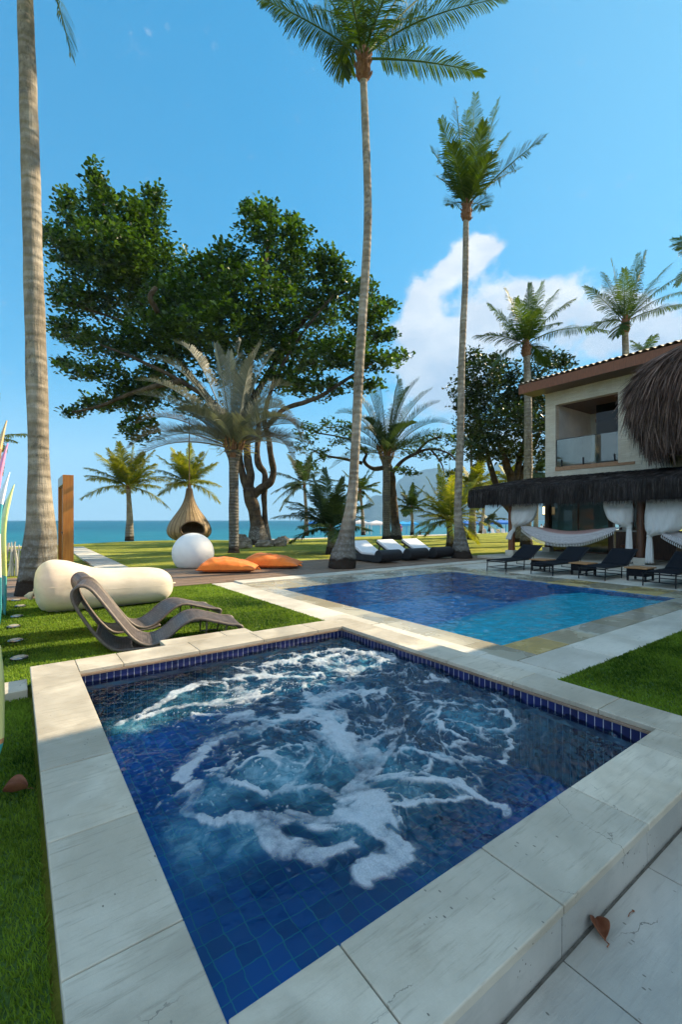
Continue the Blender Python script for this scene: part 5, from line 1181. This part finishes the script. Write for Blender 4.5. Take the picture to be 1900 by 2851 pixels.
# woven wave chaises
def rattan():
    m, N = material('brown_rattan'); uv = N.co('UV')
    a = N.n('TexWave', {'Vector': N.vmap(uv, (1, 1, 1)), 'Scale': 30.0}, bands_direction='X'); b = N.n('TexChecker', {'Vector': uv, 'Scale': 110.0}, out=1)
    br = N.n('TexBrick', {'Vector': uv, 'Color1': (.060, .046, .041, 1), 'Color2': (.135, .108, .098, 1), 'Mortar': (.022, .016, .013, 1), 'Scale': 1.0, 'Mortar Size': .0026, 'Brick Width': .06, 'Row Height': .028, 'Mortar Smooth': .3}, out=None)
    surf(N, pbsdf(N, br.outputs[0], .45, N.bump(br.outputs[1], -.8, .004), .5)); return m
M_RATTAN = rattan(); M_RAIL = simple('rattan_rail', (.10, .075, .062), (.15, .115, .095), 30, .45, .5, 160, .003)
def uv_strip(name, prof, y0, y1, mat, parent, ny=14, solid=.016):
    rows = [[(x, y, z) for y in span(y0, y1, ny)] for x, z in prof]; o = MB().grid(rows).build(name, mat, parent, smooth=True, solid=solid)
    L = [0]
    for a, b in zip(prof, prof[1:]): L.append(L[-1]+math.hypot(b[0]-a[0], b[1]-a[1]))
    me = o.data; uv = me.uv_layers.new(name='uv'); n = ny+1
    for lp in me.loops: i, j = divmod(lp.vertex_index, n); uv.data[lp.index].uv = (y0+(y1-y0)*j/ny, L[i])
    return o
def chaise(label, loc, rz):
    o = thing('rattan_chaise', label, 'chaise longue', loc, rz, 'woven rattan chaises on the turf')
    P = [(.98, .05), (.86, .015), (.62, .012), (.42, .03), (.27, .17), (.12, .40), (.03, .58), (.02, .69), (.09, .75), (.19, .71), (.33, .52), (.50, .27), (.62, .12), (.74, .045), (.86, .045), (.98, .11), (1.10, .21), (1.22, .275), (1.34, .285), (1.50, .24), (1.68, .185), (1.78, .17), (1.83, .14), (1.82, .09)]
    full = spline(P, 5); k0, k1 = 7*5, 23*5
    uv_strip('woven_seat', full[k0-7:k1+1], -.285, .285, M_RATTAN, o); uv_strip('woven_base', full[0:22], -.27, .27, M_RATTAN, o)
    for s in (-1, 1): MB().tube([(x, s*.29, z) for x, z in full], .0185, 9).build('side_rail', M_RAIL, o, smooth=True)
    mb = MB(); mb.tube([(.27, -.29, .17), (.27, .29, .17)], .012, 7); mb.tube([(.60, -.29, .04), (.60, .29, .04)], .012, 7); mb.build('crossbar', M_RAIL, o)
    mb = MB()
    for s in (-.24, .24): MB().tube([(1.42, s, .262), (1.40, s, .02), (1.62, s, .02), (1.66, s, .19)], .012, 7).build('foot_rest_support', M_RAIL, o)
    return o
chaise('woven brown wave chaise nearest the hot tub', (-3.0, 5.04, .012), .44)
chaise('woven brown wave chaise farther from the hot tub, next to the cream inflatable lounger', (-3.40, 5.72, .012), .64)

# orange floor cushions
M_ORANGE = simple('orange_canvas', (.74, .15, .010), (.84, .20, .018), 4, .8, .7, 11, .014, sheen=.15)
def cushion(label, loc, rz, sx, sy, h, seed):
    o = thing('floor_cushion', label, 'cushion', loc, rz, 'orange floor cushions on the deck')
    n = 34; top, bot = [], []
    for i in range(n+1):
        a, b = [], []
        for j in range(n+1):
            x, y = -1+2*i/n, -1+2*j/n; q = (max(0, 1-abs(x)**2.6)*max(0, 1-abs(y)**2.6))**.55
            px, py = x*sx*(1-.07*(1-abs(y)**2)), y*sy*(1-.07*(1-abs(x)**2)); w = .022*mnoise.noise((px*5+seed, py*5, 0))+.012*mnoise.noise((px*13, py*13, seed))
            hump = 1+.35*x*(-1)
            a.append((px, py, .10+(h*hump+w)*q+w*.6)); b.append((px, py, .10-(.10)*q**.6+max(0, w*.6)))
        top.append(a); bot.append(b[::-1])
    mb = MB(); mb.grid(top[::-1]); mb.grid(bot[::-1]); mb.build('cover', M_ORANGE, o, smooth=True)
    ed = []
    for i in range(n): ed.append((top[i][0]))
    for j in range(n): ed.append(top[n][j])
    for i in range(n): ed.append(top[n-i][n])
    for j in range(n+1): ed.append(top[0][n-j])
    MB().tube([(p[0], p[1], p[2]) for p in ed], .012, 6).build('piping', M_ORANGE, o, smooth=True)
    mb = MB()
    c = Vector((sx*.97, -sy*.55, .10))
    for k in range(5): mb.tube([c, c+Vector((.07, -.03+.015*k, .02*math.sin(k*2))), c+Vector((.13, -.06+.03*k, -.04))], [.02, .016, .008], 5)
    mb.build('cord', M_ORANGE, o, smooth=True)
    return o
p = G(636, 1592); cushion('orange floor cushion nearest the white ball, left of the pair', (p.x+.03, p.y-.05, .026), .10, .80, .58, .28, 3)
p = G(756, 1581); cushion('orange floor cushion on the right of the pair, lying flatter towards the pool', (p.x+.02, p.y, .026), -.06, .88, .58, .30, 9)

# big white ball
mb = MB(); q = .625
prof = [(max(.001, q*math.sin(math.pi*k/40)), q-q*math.cos(math.pi*k/40)) for k in range(1, 40)]
o = MB().lathe([(.44, .20), (.47, .215)]+[p_ for p_ in prof if p_[1] > .24], 64).build('ball_lamp', M_WHITE, None, smooth=True, loc=(at(527, 1500, 13.55).x, 13.9, -.176)); tag(o, 'large plain white ball lamp standing on the deck edge', 'ball lamp')

# white daybeds with black wicker frames
M_WICK = simple('black_wicker', (.010, .010, .012), (.025, .025, .028), 30, .55, .8, 90, .008, stretch=(1, 1, 3))
M_MATT = simple('white_mattress', (.68, .69, .71), (.74, .75, .77), 4, .85, .3, 30, .006)
def white_bed():
    o = thing('pool_daybed', '', 'daybed', group='white daybeds on the deck')
    MB().box(-.44, .44, .05, 1.80, .03, .25).build('base', M_WICK, o, bevel=.03)
    MB().tube([(-.47, -.02, .245), (.47, -.02, .245)], .20, 24).build('foot_roll', M_WICK, o, smooth=False, bevel=.02)
    MB().box(-.41, .41, .15, .98, .252, .345).build('mattress', M_MATT, o, bevel=.03)
    mb = MB(); a, b = Vector((0, .96, .30)), Vector((0, 1.70, .66)); mb.bar(a, b, .82, .10, up=(1, 0, 0)) if False else mb.bar(a, b, .82, .10)
    mb.build('backrest', M_MATT, o, bevel=.03)
    MB().bar((0, 1.0, .24), (0, 1.72, .58), .86, .05).build('back_frame', M_WICK, o, bevel=.01)
    mb = MB(); mb.bar((-.3, 1.62, .52), (-.3, 1.70, .26), .04, .04); mb.bar((.3, 1.62, .52), (.3, 1.70, .26), .04, .04); mb.build('prop', M_WICK, o)
    return o
D0 = white_bed()
for k, (u, v, lab) in enumerate([(7.00, 6.95, 'white daybed with black wicker base, nearest the tallest palm'), (8.42, 7.05, 'white daybed with black wicker base between its two neighbours'), (9.74, 7.05, 'white daybed with black wicker base beside the slim upswept palm')]):
    if k == 0: D0.location = S(u, v, .024); D0.rotation_euler = (0, 0, YAW); D0['label'] = lab
    else: dup(D0, S(u, v, .024), YAW, lab)

# ------------------------------------------------------------------ hanging nest chair
def wicker():
    m, N = material('golden_wicker'); uv = N.co('UV')
    br = N.n('TexBrick', {'Vector': uv, 'Color1': (.44, .29, .13, 1), 'Color2': (.62, .45, .24, 1), 'Mortar': (.10, .06, .028, 1), 'Scale': 1.0, 'Mortar Size': .011, 'Brick Width': .16, 'Row Height': .042, 'Mortar Smooth': .2}, out=None)
    surf(N, pbsdf(N, br.outputs[0], .6, N.bump(br.outputs[1], -1.0, .03), .3)); return m
M_NEST = wicker()
Y = 20.0; c = at(527, 1503, Y); sc = Y/F_PX
nest = thing('nest_chair', 'teardrop shaped woven wicker nest chair hanging from the big tree by a rope', 'hanging chair', c)
pr = spline([(2, 0), (34, 1), (46, 6), (54, 14), (57.5, 24), (55.5, 36), (49, 50), (39, 65), (28, 80), (18, 97), (11, 115), (8, 130), (6, 143)], 4)
seg = 60; vs, fs = [], []
for q, z in pr:
    for k in range(seg):
        a = 2*math.pi*k/seg; vs.append((q*sc*math.cos(a), q*sc*math.sin(a), z*sc))
oc, ow, oz, oh = R(-90+29), R(33), 29.5, 21.5
def in_open(a, z): d = (a-oc+math.pi) % (2*math.pi)-math.pi; return (d/ow)**2+((z-oz)/oh)**2 < 1
for i in range(len(pr)-1):
    for k in range(seg):
        if in_open(2*math.pi*(k+.5)/seg, (pr[i][1]+pr[i+1][1])/2): continue
        fs.append((i*seg+k, i*seg+(k+1)%seg, (i+1)*seg+(k+1)%seg, (i+1)*seg+k))
mb = MB(); mb.add(vs, fs); sh = mb.build('shell', M_NEST, nest, smooth=True, solid=.05)
uv = sh.data.uv_layers.new(name='uv')
for pl in sh.data.polygons:
    for li in pl.loop_indices:
        i, k = divmod(sh.data.loops[li].vertex_index, seg); k2 = k+seg if (k == 0 and any(sh.data.loops[x].vertex_index % seg == seg-1 for x in pl.loop_indices)) else k
        uv.data[li].uv = (k2/seg*5.7, i*.058)
mb = MB()
for k in range(26):
    a = 2*math.pi*k/26
    run = []
    for q, z in pr[2:]:
        if in_open(a, z) and z < 60:
            if len(run) > 1: mb.tube(run, .017, 5)
            run = []
        else: run.append(((q*sc+.02)*math.cos(a), (q*sc+.02)*math.sin(a), z*sc))
    if len(run) > 1: mb.tube(run, .017, 5)
mb.build('rib', M_NEST, nest)
rim = []
for k in range(41):
    t = 2*math.pi*k/40; a = oc+ow*math.cos(t); z = oz+oh*math.sin(t); q = np.interp(z, [p_[1] for p_ in pr], [p_[0] for p_ in pr])*sc+.01; rim.append((q*math.cos(a), q*math.sin(a), z*sc))
MB().tube(rim, .035, 7, cap=False).build('opening_rim', M_NEST, nest, smooth=True)
MB().lathe([(.02, .12), (.6, .13), (.72, .22), (.6, .32), (.02, .34)], 24).build('cushion', simple('brown_cushion', (.34, .21, .11), rough=.9), nest, smooth=True)
MB().tube([(0, 0, 143*sc-.05), (0, 0, 143*sc+3.0)], .022, 6).build('rope', M_NEST, nest)

# ------------------------------------------------------------------ wooden shower wall
M_COR = simple('orange_varnished_wood', (.34, .115, .018), (.46, .18, .035), 3, .4, .2, 30, .004, stretch=(6, 6, .5))
sh = thing('shower_wall', 'tall orange brown wooden shower block with a recessed side and a small tap', 'outdoor shower', (-8.88, 14.36, 0), YAW)
MB().box(0, .30, 0, .06, 0, 2.92).build('front_panel', M_COR, sh, bevel=.004)
MB().box(.10, .30, .062, 1.9, 0, 2.60).build('side_panel', M_COR, sh, bevel=.004)
mb = MB(); mb.box(0, .30, .062, 1.9, 2.62, 2.92); mb.build('header', simple('grey_lacquer', (.30, .29, .28), rough=.4), sh, bevel=.004)
MB().box(0, .30, 1.902, 1.96, 0, 2.92).build('rear_panel', M_COR, sh, bevel=.004)
M_STEEL = simple('steel', (.20, .20, .20), (.30, .30, .30), 4, .25, metal=.9)
mb = MB(); mb.tube([(.10, .7, 1.05), (.02, .7, 1.05)], .03, 8); mb.tube([(.03, .64, 1.05), (.03, .78, 1.05)], .022, 8); mb.build('tap', M_STEEL, sh)

# ------------------------------------------------------------------ surfboards standing in a row at the left edge
def board_mat(name, bands):
    m, N = material(name); z = N.n('SeparateXYZ', {0: N.co()}, out=None)
    k = N.math('MULTIPLY_ADD', z.outputs[0], .35); k.node.inputs[2].default_value = 0.0
    t = N.math('ADD', z.outputs[2], k)
    c = N.ramp(N.math('DIVIDE', t, 3.0), bands, 'CONSTANT'); surf(N, pbsdf(N, c, .3, None, .5)); return m
def surfboard(label, loc, rz, L, Wd, mat, lean, seed=0, nose=.62, stringer=True, tail=.45, flip=False):
    o = thing('surfboard', label, 'surfboard', loc, rz, 'surfboards standing along the left edge')
    n = 36; rings = []
    for i in range(n+1):
        t = i/n; tt = 1-t if flip else t
        w = Wd/2*min(1, (math.sin(math.pi*(.5*min(1, (1-tt)/nose)))**.75 if tt > 1-nose else 1))*(tail+(1-tail)*math.sin(math.pi/2*min(1, tt/.35)))+.006
        th = .032*min(1, 6*(1-tt)+.2)*min(1, 6*tt+.3); rk = .16*max(0, tt-.55)**2/.2+.02*max(0, .2-tt)
        z = t*L; x0 = lean*t*L+rk
        rings.append([(x0+th*math.sin(a), w*math.cos(a), z) for a in [2*math.pi*k/20 for k in range(20)]])
    d = MB().loft(rings).build('deck_shell', mat, o, smooth=True)
    if not flip:
        for s in (-1, 0, 1):
            f = MB(); f.add([(-.03+lean*.2, s*.10, .18), (-.03+lean*.4, s*.10, .32), (-.16, s*.10, .14), (-.03+lean*.2, s*.10+.008, .18), (-.03+lean*.4, s*.10+.008, .32), (-.16, s*.10+.008, .14)], [(0,1,2), (5,4,3), (0,3,4,1), (1,4,5,2), (2,5,3,0)]); f.build('fin', M_BLACK, o)
    return o
BM = {'tan': [(0, (.50, .30, .13)), (.30, (.62, .40, .19)), (.72, (.30, .15, .07)), (.76, (.60, .38, .17))], 'pink': [(0, (.70, .70, .72)), (.18, (.70, .17, .33)), (.62, (.80, .25, .42))], 'teal': [(0, (.05, .30, .36)), (.22, (.72, .74, .74)), (.42, (.06, .36, .42)), (.56, (.75, .76, .75))],
      'lime': [(0, (.07, .32, .34)), (.2, (.62, .66, .20)), (.5, (.70, .72, .24))], 'navy': [(0, (.03, .06, .14)), (.3, (.06, .09, .12))], 'foam': [(0, (.55, .07, .06)), (.05, (.68, .10, .07)), (.075, (.05, .38, .33)), (.095, (.60, .26, .10)), (.105, (.74, .66, .24)), (.2, (.80, .73, .30))]}
BMAT = {k: board_mat(k+'_board', v) for k, v in BM.items()}
row = [(2.05, 2.62, .56, 'tan', 'tall varnished tan surfboard, the tallest one standing at the left edge', -3.33), (2.75, 2.45, .55, 'pink', 'pink surfboard leaning right behind the tall tan one', -3.33), (3.55, 2.15, .52, 'teal', 'white and teal striped surfboard in the row, behind the pink one', -3.32),
       (4.25, 2.02, .50, 'lime', 'yellow green surfboard with a teal tail, farthest bright board in the row', -3.27), (4.95, 1.85, .50, 'navy', 'short dark navy surfboard at the far end of the row', -3.36)]
for v, L, w, k, lab, u in row: surfboard(lab, S(u-.12, v, .01), YAW+.14, L, w, BMAT[k], -.015)
surfboard('yellow foam board with red and teal stripes, standing nose down nearest the camera', (-1.97, 2.24, .01), R(-62), .80, .46, BMAT['foam'], -.05, flip=True, tail=.92, nose=.42)
rk = thing('board_rack', 'low wooden rack rail holding up the row of surfboards', 'surfboard rack', S(-3.62, 3.4, 0), YAW)
MB().box(-.04, .04, -1.9, 2.0, .90, .98).build('rail', M_TEAK, rk)
for y in (-1.8, 0, 1.9): MB().box(-.05, .05, y-.05, y+.05, 0, .90).build('post', M_TEAK, rk)
# round ground lights along the boards
names = ['nearest the hot tub, by the kerb stone', 'second from the hot tub in its row', 'third from the hot tub in its row', 'fourth from the hot tub in its row', 'fifth from the hot tub in its row', 'farthest from the hot tub in its row']
for (px, py), nm in zip([(53, 1838), (43, 1788.6), (37, 1748.6), (46, 1720.5), (56, 1691), (45, 1674.5)], names):
    p = G(px, py); o = thing('ground_light', 'small round ground light in the turf, '+nm, 'ground light', (p.x, p.y, .012), 0, 'round ground lights in the turf')
    MB().lathe([(.075, 0), (.08, .018), (.075, .024), (.06, .026)], 20).build('rim', M_STEEL, o, smooth=False); MB().lathe([(.005, .027), (.059, .027), (.05, .032), (.005, .034)], 20).build('lens', simple('lens', (.30, .27, .19), rough=.35), o)

# driftwood fence by the left palm
M_DRIFT = simple('driftwood', (.36, .34, .30), (.60, .57, .51), 6, .9, .6, 30, .01, stretch=(4, 4, .6), rnd=.5)
p = G(52, 1602); fz = thing('driftwood_fence', 'fence of bleached upright driftwood sticks left of the big palm trunk', 'fence', (p.x, p.y, 0), YAW)
mb = MB()
for k in range(38):
    x = -2.6+k*.085; h = random.uniform(.72, 1.02); y = random.uniform(-.05, .05); a = Vector((x, y, 0)); b = Vector((x+random.uniform(-.10, .10), y+random.uniform(-.05, .05), h))
    mb.tube([a, a.lerp(b, .5)+Vector((random.uniform(-.05, .05), 0, 0)), b], [.036, .034, random.uniform(.012, .03)], 6)
mb.build('stick', M_DRIFT, fz).name = 'sticks'
mb = MB(); mb.tube([(-2.7, .06, .30), (.6, .06, .28)], .03, 6); mb.tube([(-2.7, .06, .66), (.6, .06, .68)], .028, 6); mb.build('rail', M_DRIFT, fz)

# rocks round the gnarled tree
M_ROCK = simple('beach_rock', (.15, .12, .09), (.34, .28, .21), 3, .9, .8, 12, .05)
def rock(label, px, py, w, h, seed):
    p = G(px, py); mb = MB(); n = 12; rings = []
    for i in range(n+1):
        t = math.pi*i/n; rings.append([])
        for k in range(16):
            a = 2*math.pi*k/16; d = Vector((math.sin(t)*math.cos(a), math.sin(t)*math.sin(a), -math.cos(t))); q = 1+.35*mnoise.noise(d*1.6+Vector((seed*3.1, 0, 0)))+.12*mnoise.noise(d*4+Vector((seed, 0, 0)))
            rings[-1].append((d.x*w*q, d.y*w*.8*q, d.z*h*q+h*.6))
    o = mb.loft(rings).build('rock', M_ROCK, None, smooth=False, loc=(p.x, p.y, 0)); tag(o, label, 'rock', 'rocks round the gnarled tree')
rock('reddish brown rock between the silver palm trunk and the gnarled tree', 680, 1525, .45, .34, 1); rock('small dark rock behind the reddish one beside the silver palm trunk', 672, 1512, .4, .36, 2); rock('broad pale rock in front of the gnarled tree trunk', 735, 1521, .50, .24, 3)
rock('low dark rock right beside the pale one at the gnarled tree', 757, 1518, .34, .2, 4); rock('pale pointed rock farthest to the right of the gnarled tree', 779, 1520, .40, .30, 5); rock('dark rock tucked behind the pale pointed one', 790, 1514, .34, .3, 6)

# ------------------------------------------------------------------ fallen leaves
M_DEAD = simple('dead_leaf', (.14, .045, .02), (.24, .09, .04), 14, .6, .5, 60, .003)
def dead_leaf(label, loc, L, rz, curl):
    rows = []
    for i in range(13):
        t = i/12; w = L*.36*math.sin(math.pi*min(1, t*.92+.04))**.8
        rows.append([((t-.5)*L, w*s, .006+curl*(s*s)*w*2.2+curl*L*.5*(t-.5)**2+.05*L*mnoise.noise((t*4, s*2, L*9))) for s in span(-1, 1, 8)])
    o = thing('fallen_leaf', label, 'leaf', loc, rz)
    MB().grid(rows).build('blade', M_DEAD, o, smooth=True, solid=.0015)
    MB().tube([(L*.48, 0, .008), (L*.62, .01, .006), (L*.74, .0, .004)], .0022, 5).build('leaf_stalk', M_DEAD, o)
p = G(1672, 2600); dead_leaf('curled red brown fallen leaf on the stone terrace by the hot tub step', (p.x, p.y, .008), .085, R(-100), .55)
p = G(42, 2222); dead_leaf('crumpled brown leaf on the turf under the yellow foam board', (p.x, p.y, .03), .11, R(20), .8)
p = G(1758, 2552); o = thing('dry_twig', 'tiny red brown dry flower twig on the stone terrace', 'twig', (p.x, p.y, .009), R(35))
MB().tube([(-.022, 0, .002), (0, .003, .003), (.018, 0, .002)], .0014, 5).build('stem', M_DEAD, o); MB().lathe([(.0035, 0), (.005, .003), (.002, .005)], 8, (.021, 0, 0)).build('bud', M_DEAD, o)

# ------------------------------------------------------------------ the beach beyond the lawn
def canopy(label, px, col, wpx, Yb, zt, peak, rz):
    zb = -.78; p = at(px, HY, Yb); w = wpx/F_PX*Yb/2; h = CAM_H+zt-zb
    o = thing('beach_canopy', label, 'canopy', (p.x, Yb, zb), rz, 'canopies on the beach')
    for sx in (-1, 1):
        for sy in (-1, 1): MB().tube([(sx*w*.92, sy*w*.92, 0), (sx*w*.92, sy*w*.92, h)], .05, 6).build('pole', col, o)
    mb = MB(); ap = (0, 0, h+peak)
    q = [(-w, -w, h), (w, -w, h), (w, w, h), (-w, w, h)]; q2 = [(a, b, h-.28) for a, b, c_ in q]
    mb.add(q+[ap]+q2, [(0,1,4), (1,2,4), (2,3,4), (3,0,4), (5,6,1,0), (6,7,2,1), (7,8,3,2), (8,5,0,3)]); mb.build('cover', col, o, solid=.02)
M_BLUE = simple('blue_nylon', (.01, .11, .42), (.015, .16, .52), 2, .6); M_LBLUE = simple('light_blue_nylon', (.02, .27, .62), (.03, .34, .70), 2, .6); M_WNYL = simple('white_nylon', (.60, .56, .54), (.70, .66, .64), 2, .7)
for lab, px, m_, wp, Yb, zt, pk, rz in [('dark blue beach canopy half hidden by the bushy young palm', 884, M_BLUE, 44, 66, -.45, .45, .5), ('pale pinkish white beach canopy between the tallest palm and the dark feather palm', 1048, M_WNYL, 50, 70, -.50, .45, .3), ('white beach canopy mostly hidden by the tallest palm trunk', 1002, M_WNYL, 40, 72, -.35, .4, .2),
                                    ('light blue beach canopy right behind the dark feather palm trunk', 1122, M_LBLUE, 40, 68, -.55, .35, .25), ('light blue beach canopy with a rounded roof above the low bench', 1146, M_LBLUE, 34, 74, -.55, .4, .1), ('small blue beach canopy touching the bright bushy palm', 1302, M_BLUE, 34, 66, -.5, .4, .3), ('blue beach canopy next to the sunlit pale palm trunk', 1334, M_BLUE, 44, 70, -.40, .4, .2), ('blue beach canopy closest to the white curtained veranda post', 1398, M_BLUE, 52, 72, -.38, .42, .1)]:
    canopy(lab, px, m_, wp, Yb, zt, pk, rz)
def beach_chair():
    o = thing('beach_chair', 'small white folding beach chair among the blue canopies', 'beach chair', group='white beach chairs under the blue canopies')
    MB().box(-.25, .25, -.25, .25, .30, .34).build('seat', M_WNYL, o); mb = MB(); mb.bar((0, .24, .32), (0, .5, .95), .5, .04); mb.build('backrest', M_WNYL, o)
    for sx in (-.24, .24): MB().bar((sx, -.24, .6), (sx, .3, 0), .04, .04).build('leg', M_WNYL, o); MB().bar((sx, .24, .34), (sx, -.3, 0), .04, .04).build('leg', M_WNYL, o)
    return o
C0 = beach_chair()
for k, (px, Yb, rz) in enumerate([(1322, 58, .5), (1348, 60, -.4), (1356, 57, 2.2), (1378, 60, .3), (1388, 58, 2.8), (1405, 60, 0)]):
    q = (at(px, HY, Yb).x, Yb, -.62)
    if k == 0: C0.location = q; C0.rotation_euler = (0, 0, rz)
    else: dup(C0, q, rz)
bench = thing('log_bench', 'low dark wooden bench at the edge of the lawn below the light blue canopies', 'bench', (at(1181, HY, 46).x, 46.0, -.03), .3)
MB().box(-.62, .62, -.16, .16, .22, .30).build('seat', M_DARKWOOD, bench)
for x in (-.45, .45): MB().box(x-.07, x+.07, -.14, .14, 0, .22).build('leg', M_DARKWOOD, bench)
SKINS = [simple('skin_tone', (.30, .16, .10), (.36, .20, .13), 5, .6), simple('tan_skin_tone', (.40, .24, .16), (.45, .28, .19), 5, .6)]
def person(label, px, Yb, zb, rz, top, bottom, hair, skin=0, stride=.16, hgt=1.70):
    o = thing('person', label, 'person', (at(px, HY, Yb).x, Yb, zb), rz); s = hgt/1.70
    def skinned(name, J, E, mat, root=0):
        me = bpy.data.meshes.new(name); me.from_pydata([tuple(c*s for c in j[0]) for j in J], E, []); me.materials.append(mat)
        ob = bpy.data.objects.new(name, me); COL.objects.link(ob); ob.parent = o
        ob.modifiers.new('skin', 'SKIN'); lay = me.skin_vertices[0].data if me.skin_vertices else None
        if lay is None:
            return ob
        for i, j in enumerate(J): r = j[1] if isinstance(j[1], tuple) else (j[1], j[1]); lay[i].radius = (r[0]*s, r[1]*s); lay[i].use_root = (i == root)
        sb = ob.modifiers.new('sub', 'SUBSURF'); sb.levels = 1; sb.render_levels = 2; return ob
    J = [((0, 0, .92), (.13, .10)), ((0, 0, 1.15), (.12, .09)), ((0, 0, 1.36), (.15, .10)), ((0, 0, 1.47), .055), ((0, -.01, 1.56), .075), ((0, -.015, 1.65), .075)]
    E = [(0,1), (1,2), (2,3), (3,4), (4,5)]
    for sg in (-1, 1):
        b = len(J); J += [((sg*.17, 0, 1.38), .055), ((sg*.23, .02*sg, 1.12), .045), ((sg*.24, -.06, .90), .034), ((sg*.24, -.08, .80), .036)]; E += [(2,b), (b,b+1), (b+1,b+2), (b+2,b+3)]
        b = len(J); J += [((sg*.09, 0, .84), .085), ((sg*.10, sg*stride*.4, .48), .062), ((sg*.10, sg*stride, .08), .042), ((sg*.11, sg*stride-.13, .035), .036)]; E += [(0,b), (b,b+1), (b+1,b+2), (b+2,b+3)]
    skinned('body', J, E, SKINS[skin])
    if top is not None:
        J = [((0, 0, .93), (.15, .12)), ((0, 0, 1.15), (.145, .115)), ((0, 0, 1.36), (.165, .12)), ((0, 0, 1.44), .085), ((-.18, 0, 1.37), .07), ((-.225, 0, 1.17), .06), ((.18, 0, 1.37), .07), ((.225, 0, 1.17), .06)]
        skinned('shirt', J, [(0,1), (1,2), (2,3), (2,4), (4,5), (2,6), (6,7)], top)
    J = [((0, 0, .97), (.15, .12)), ((0, 0, .88), (.15, .12)), ((-.095, 0, .80), .105), ((-.10, -stride*.3, .55), .09), ((.095, 0, .80), .105), ((.10, stride*.3, .55), .09)]
    skinned('shorts', J, [(0,1), (1,2), (2,3), (1,4), (4,5)], bottom)
    MB().lathe([(.07, -.06), (.09, -.01), (.088, .05), (.05, .09), (.01, .10)], 12, (0, .012*s, 1.62*s)).build('hair', hair, o, smooth=True)
    return o
cl = lambda n, c: simple(n, c, rough=.85)
c_w, c_r, c_k, c_p, c_n, c_h = cl('white_cotton', (.65, .64, .62)), cl('red_cotton', (.45, .04, .03)), cl('black_cotton', (.02, .02, .022)), cl('violet_cotton', (.20, .06, .30)), cl('pale_blue_cotton', (.30, .38, .46)), cl('dark_hair', (.02, .014, .01))
person('person in a violet top standing under the light blue canopy', 1116, 62, -.72, .3, c_p, c_r, c_h, 1)
person('person in a white shirt and black shorts walking on the beach, left of a pair', 1509, 66, -.80, .2, c_w, c_k, c_h, 0, .22)
person('person in a black top and pale shorts walking on the beach, right of a pair', 1518, 66, -.80, -.1, c_k, c_n, c_h, 1, .2, 1.76)
person('person in red close to the dark veranda post, out on the beach', 1530, 64, -.78, .4, c_r, c_r, c_h, 0, .12)
person('shirtless person in red shorts among the white beach chairs', 1345, 61, -.70, .8, None, c_r, c_h, 1, .1)
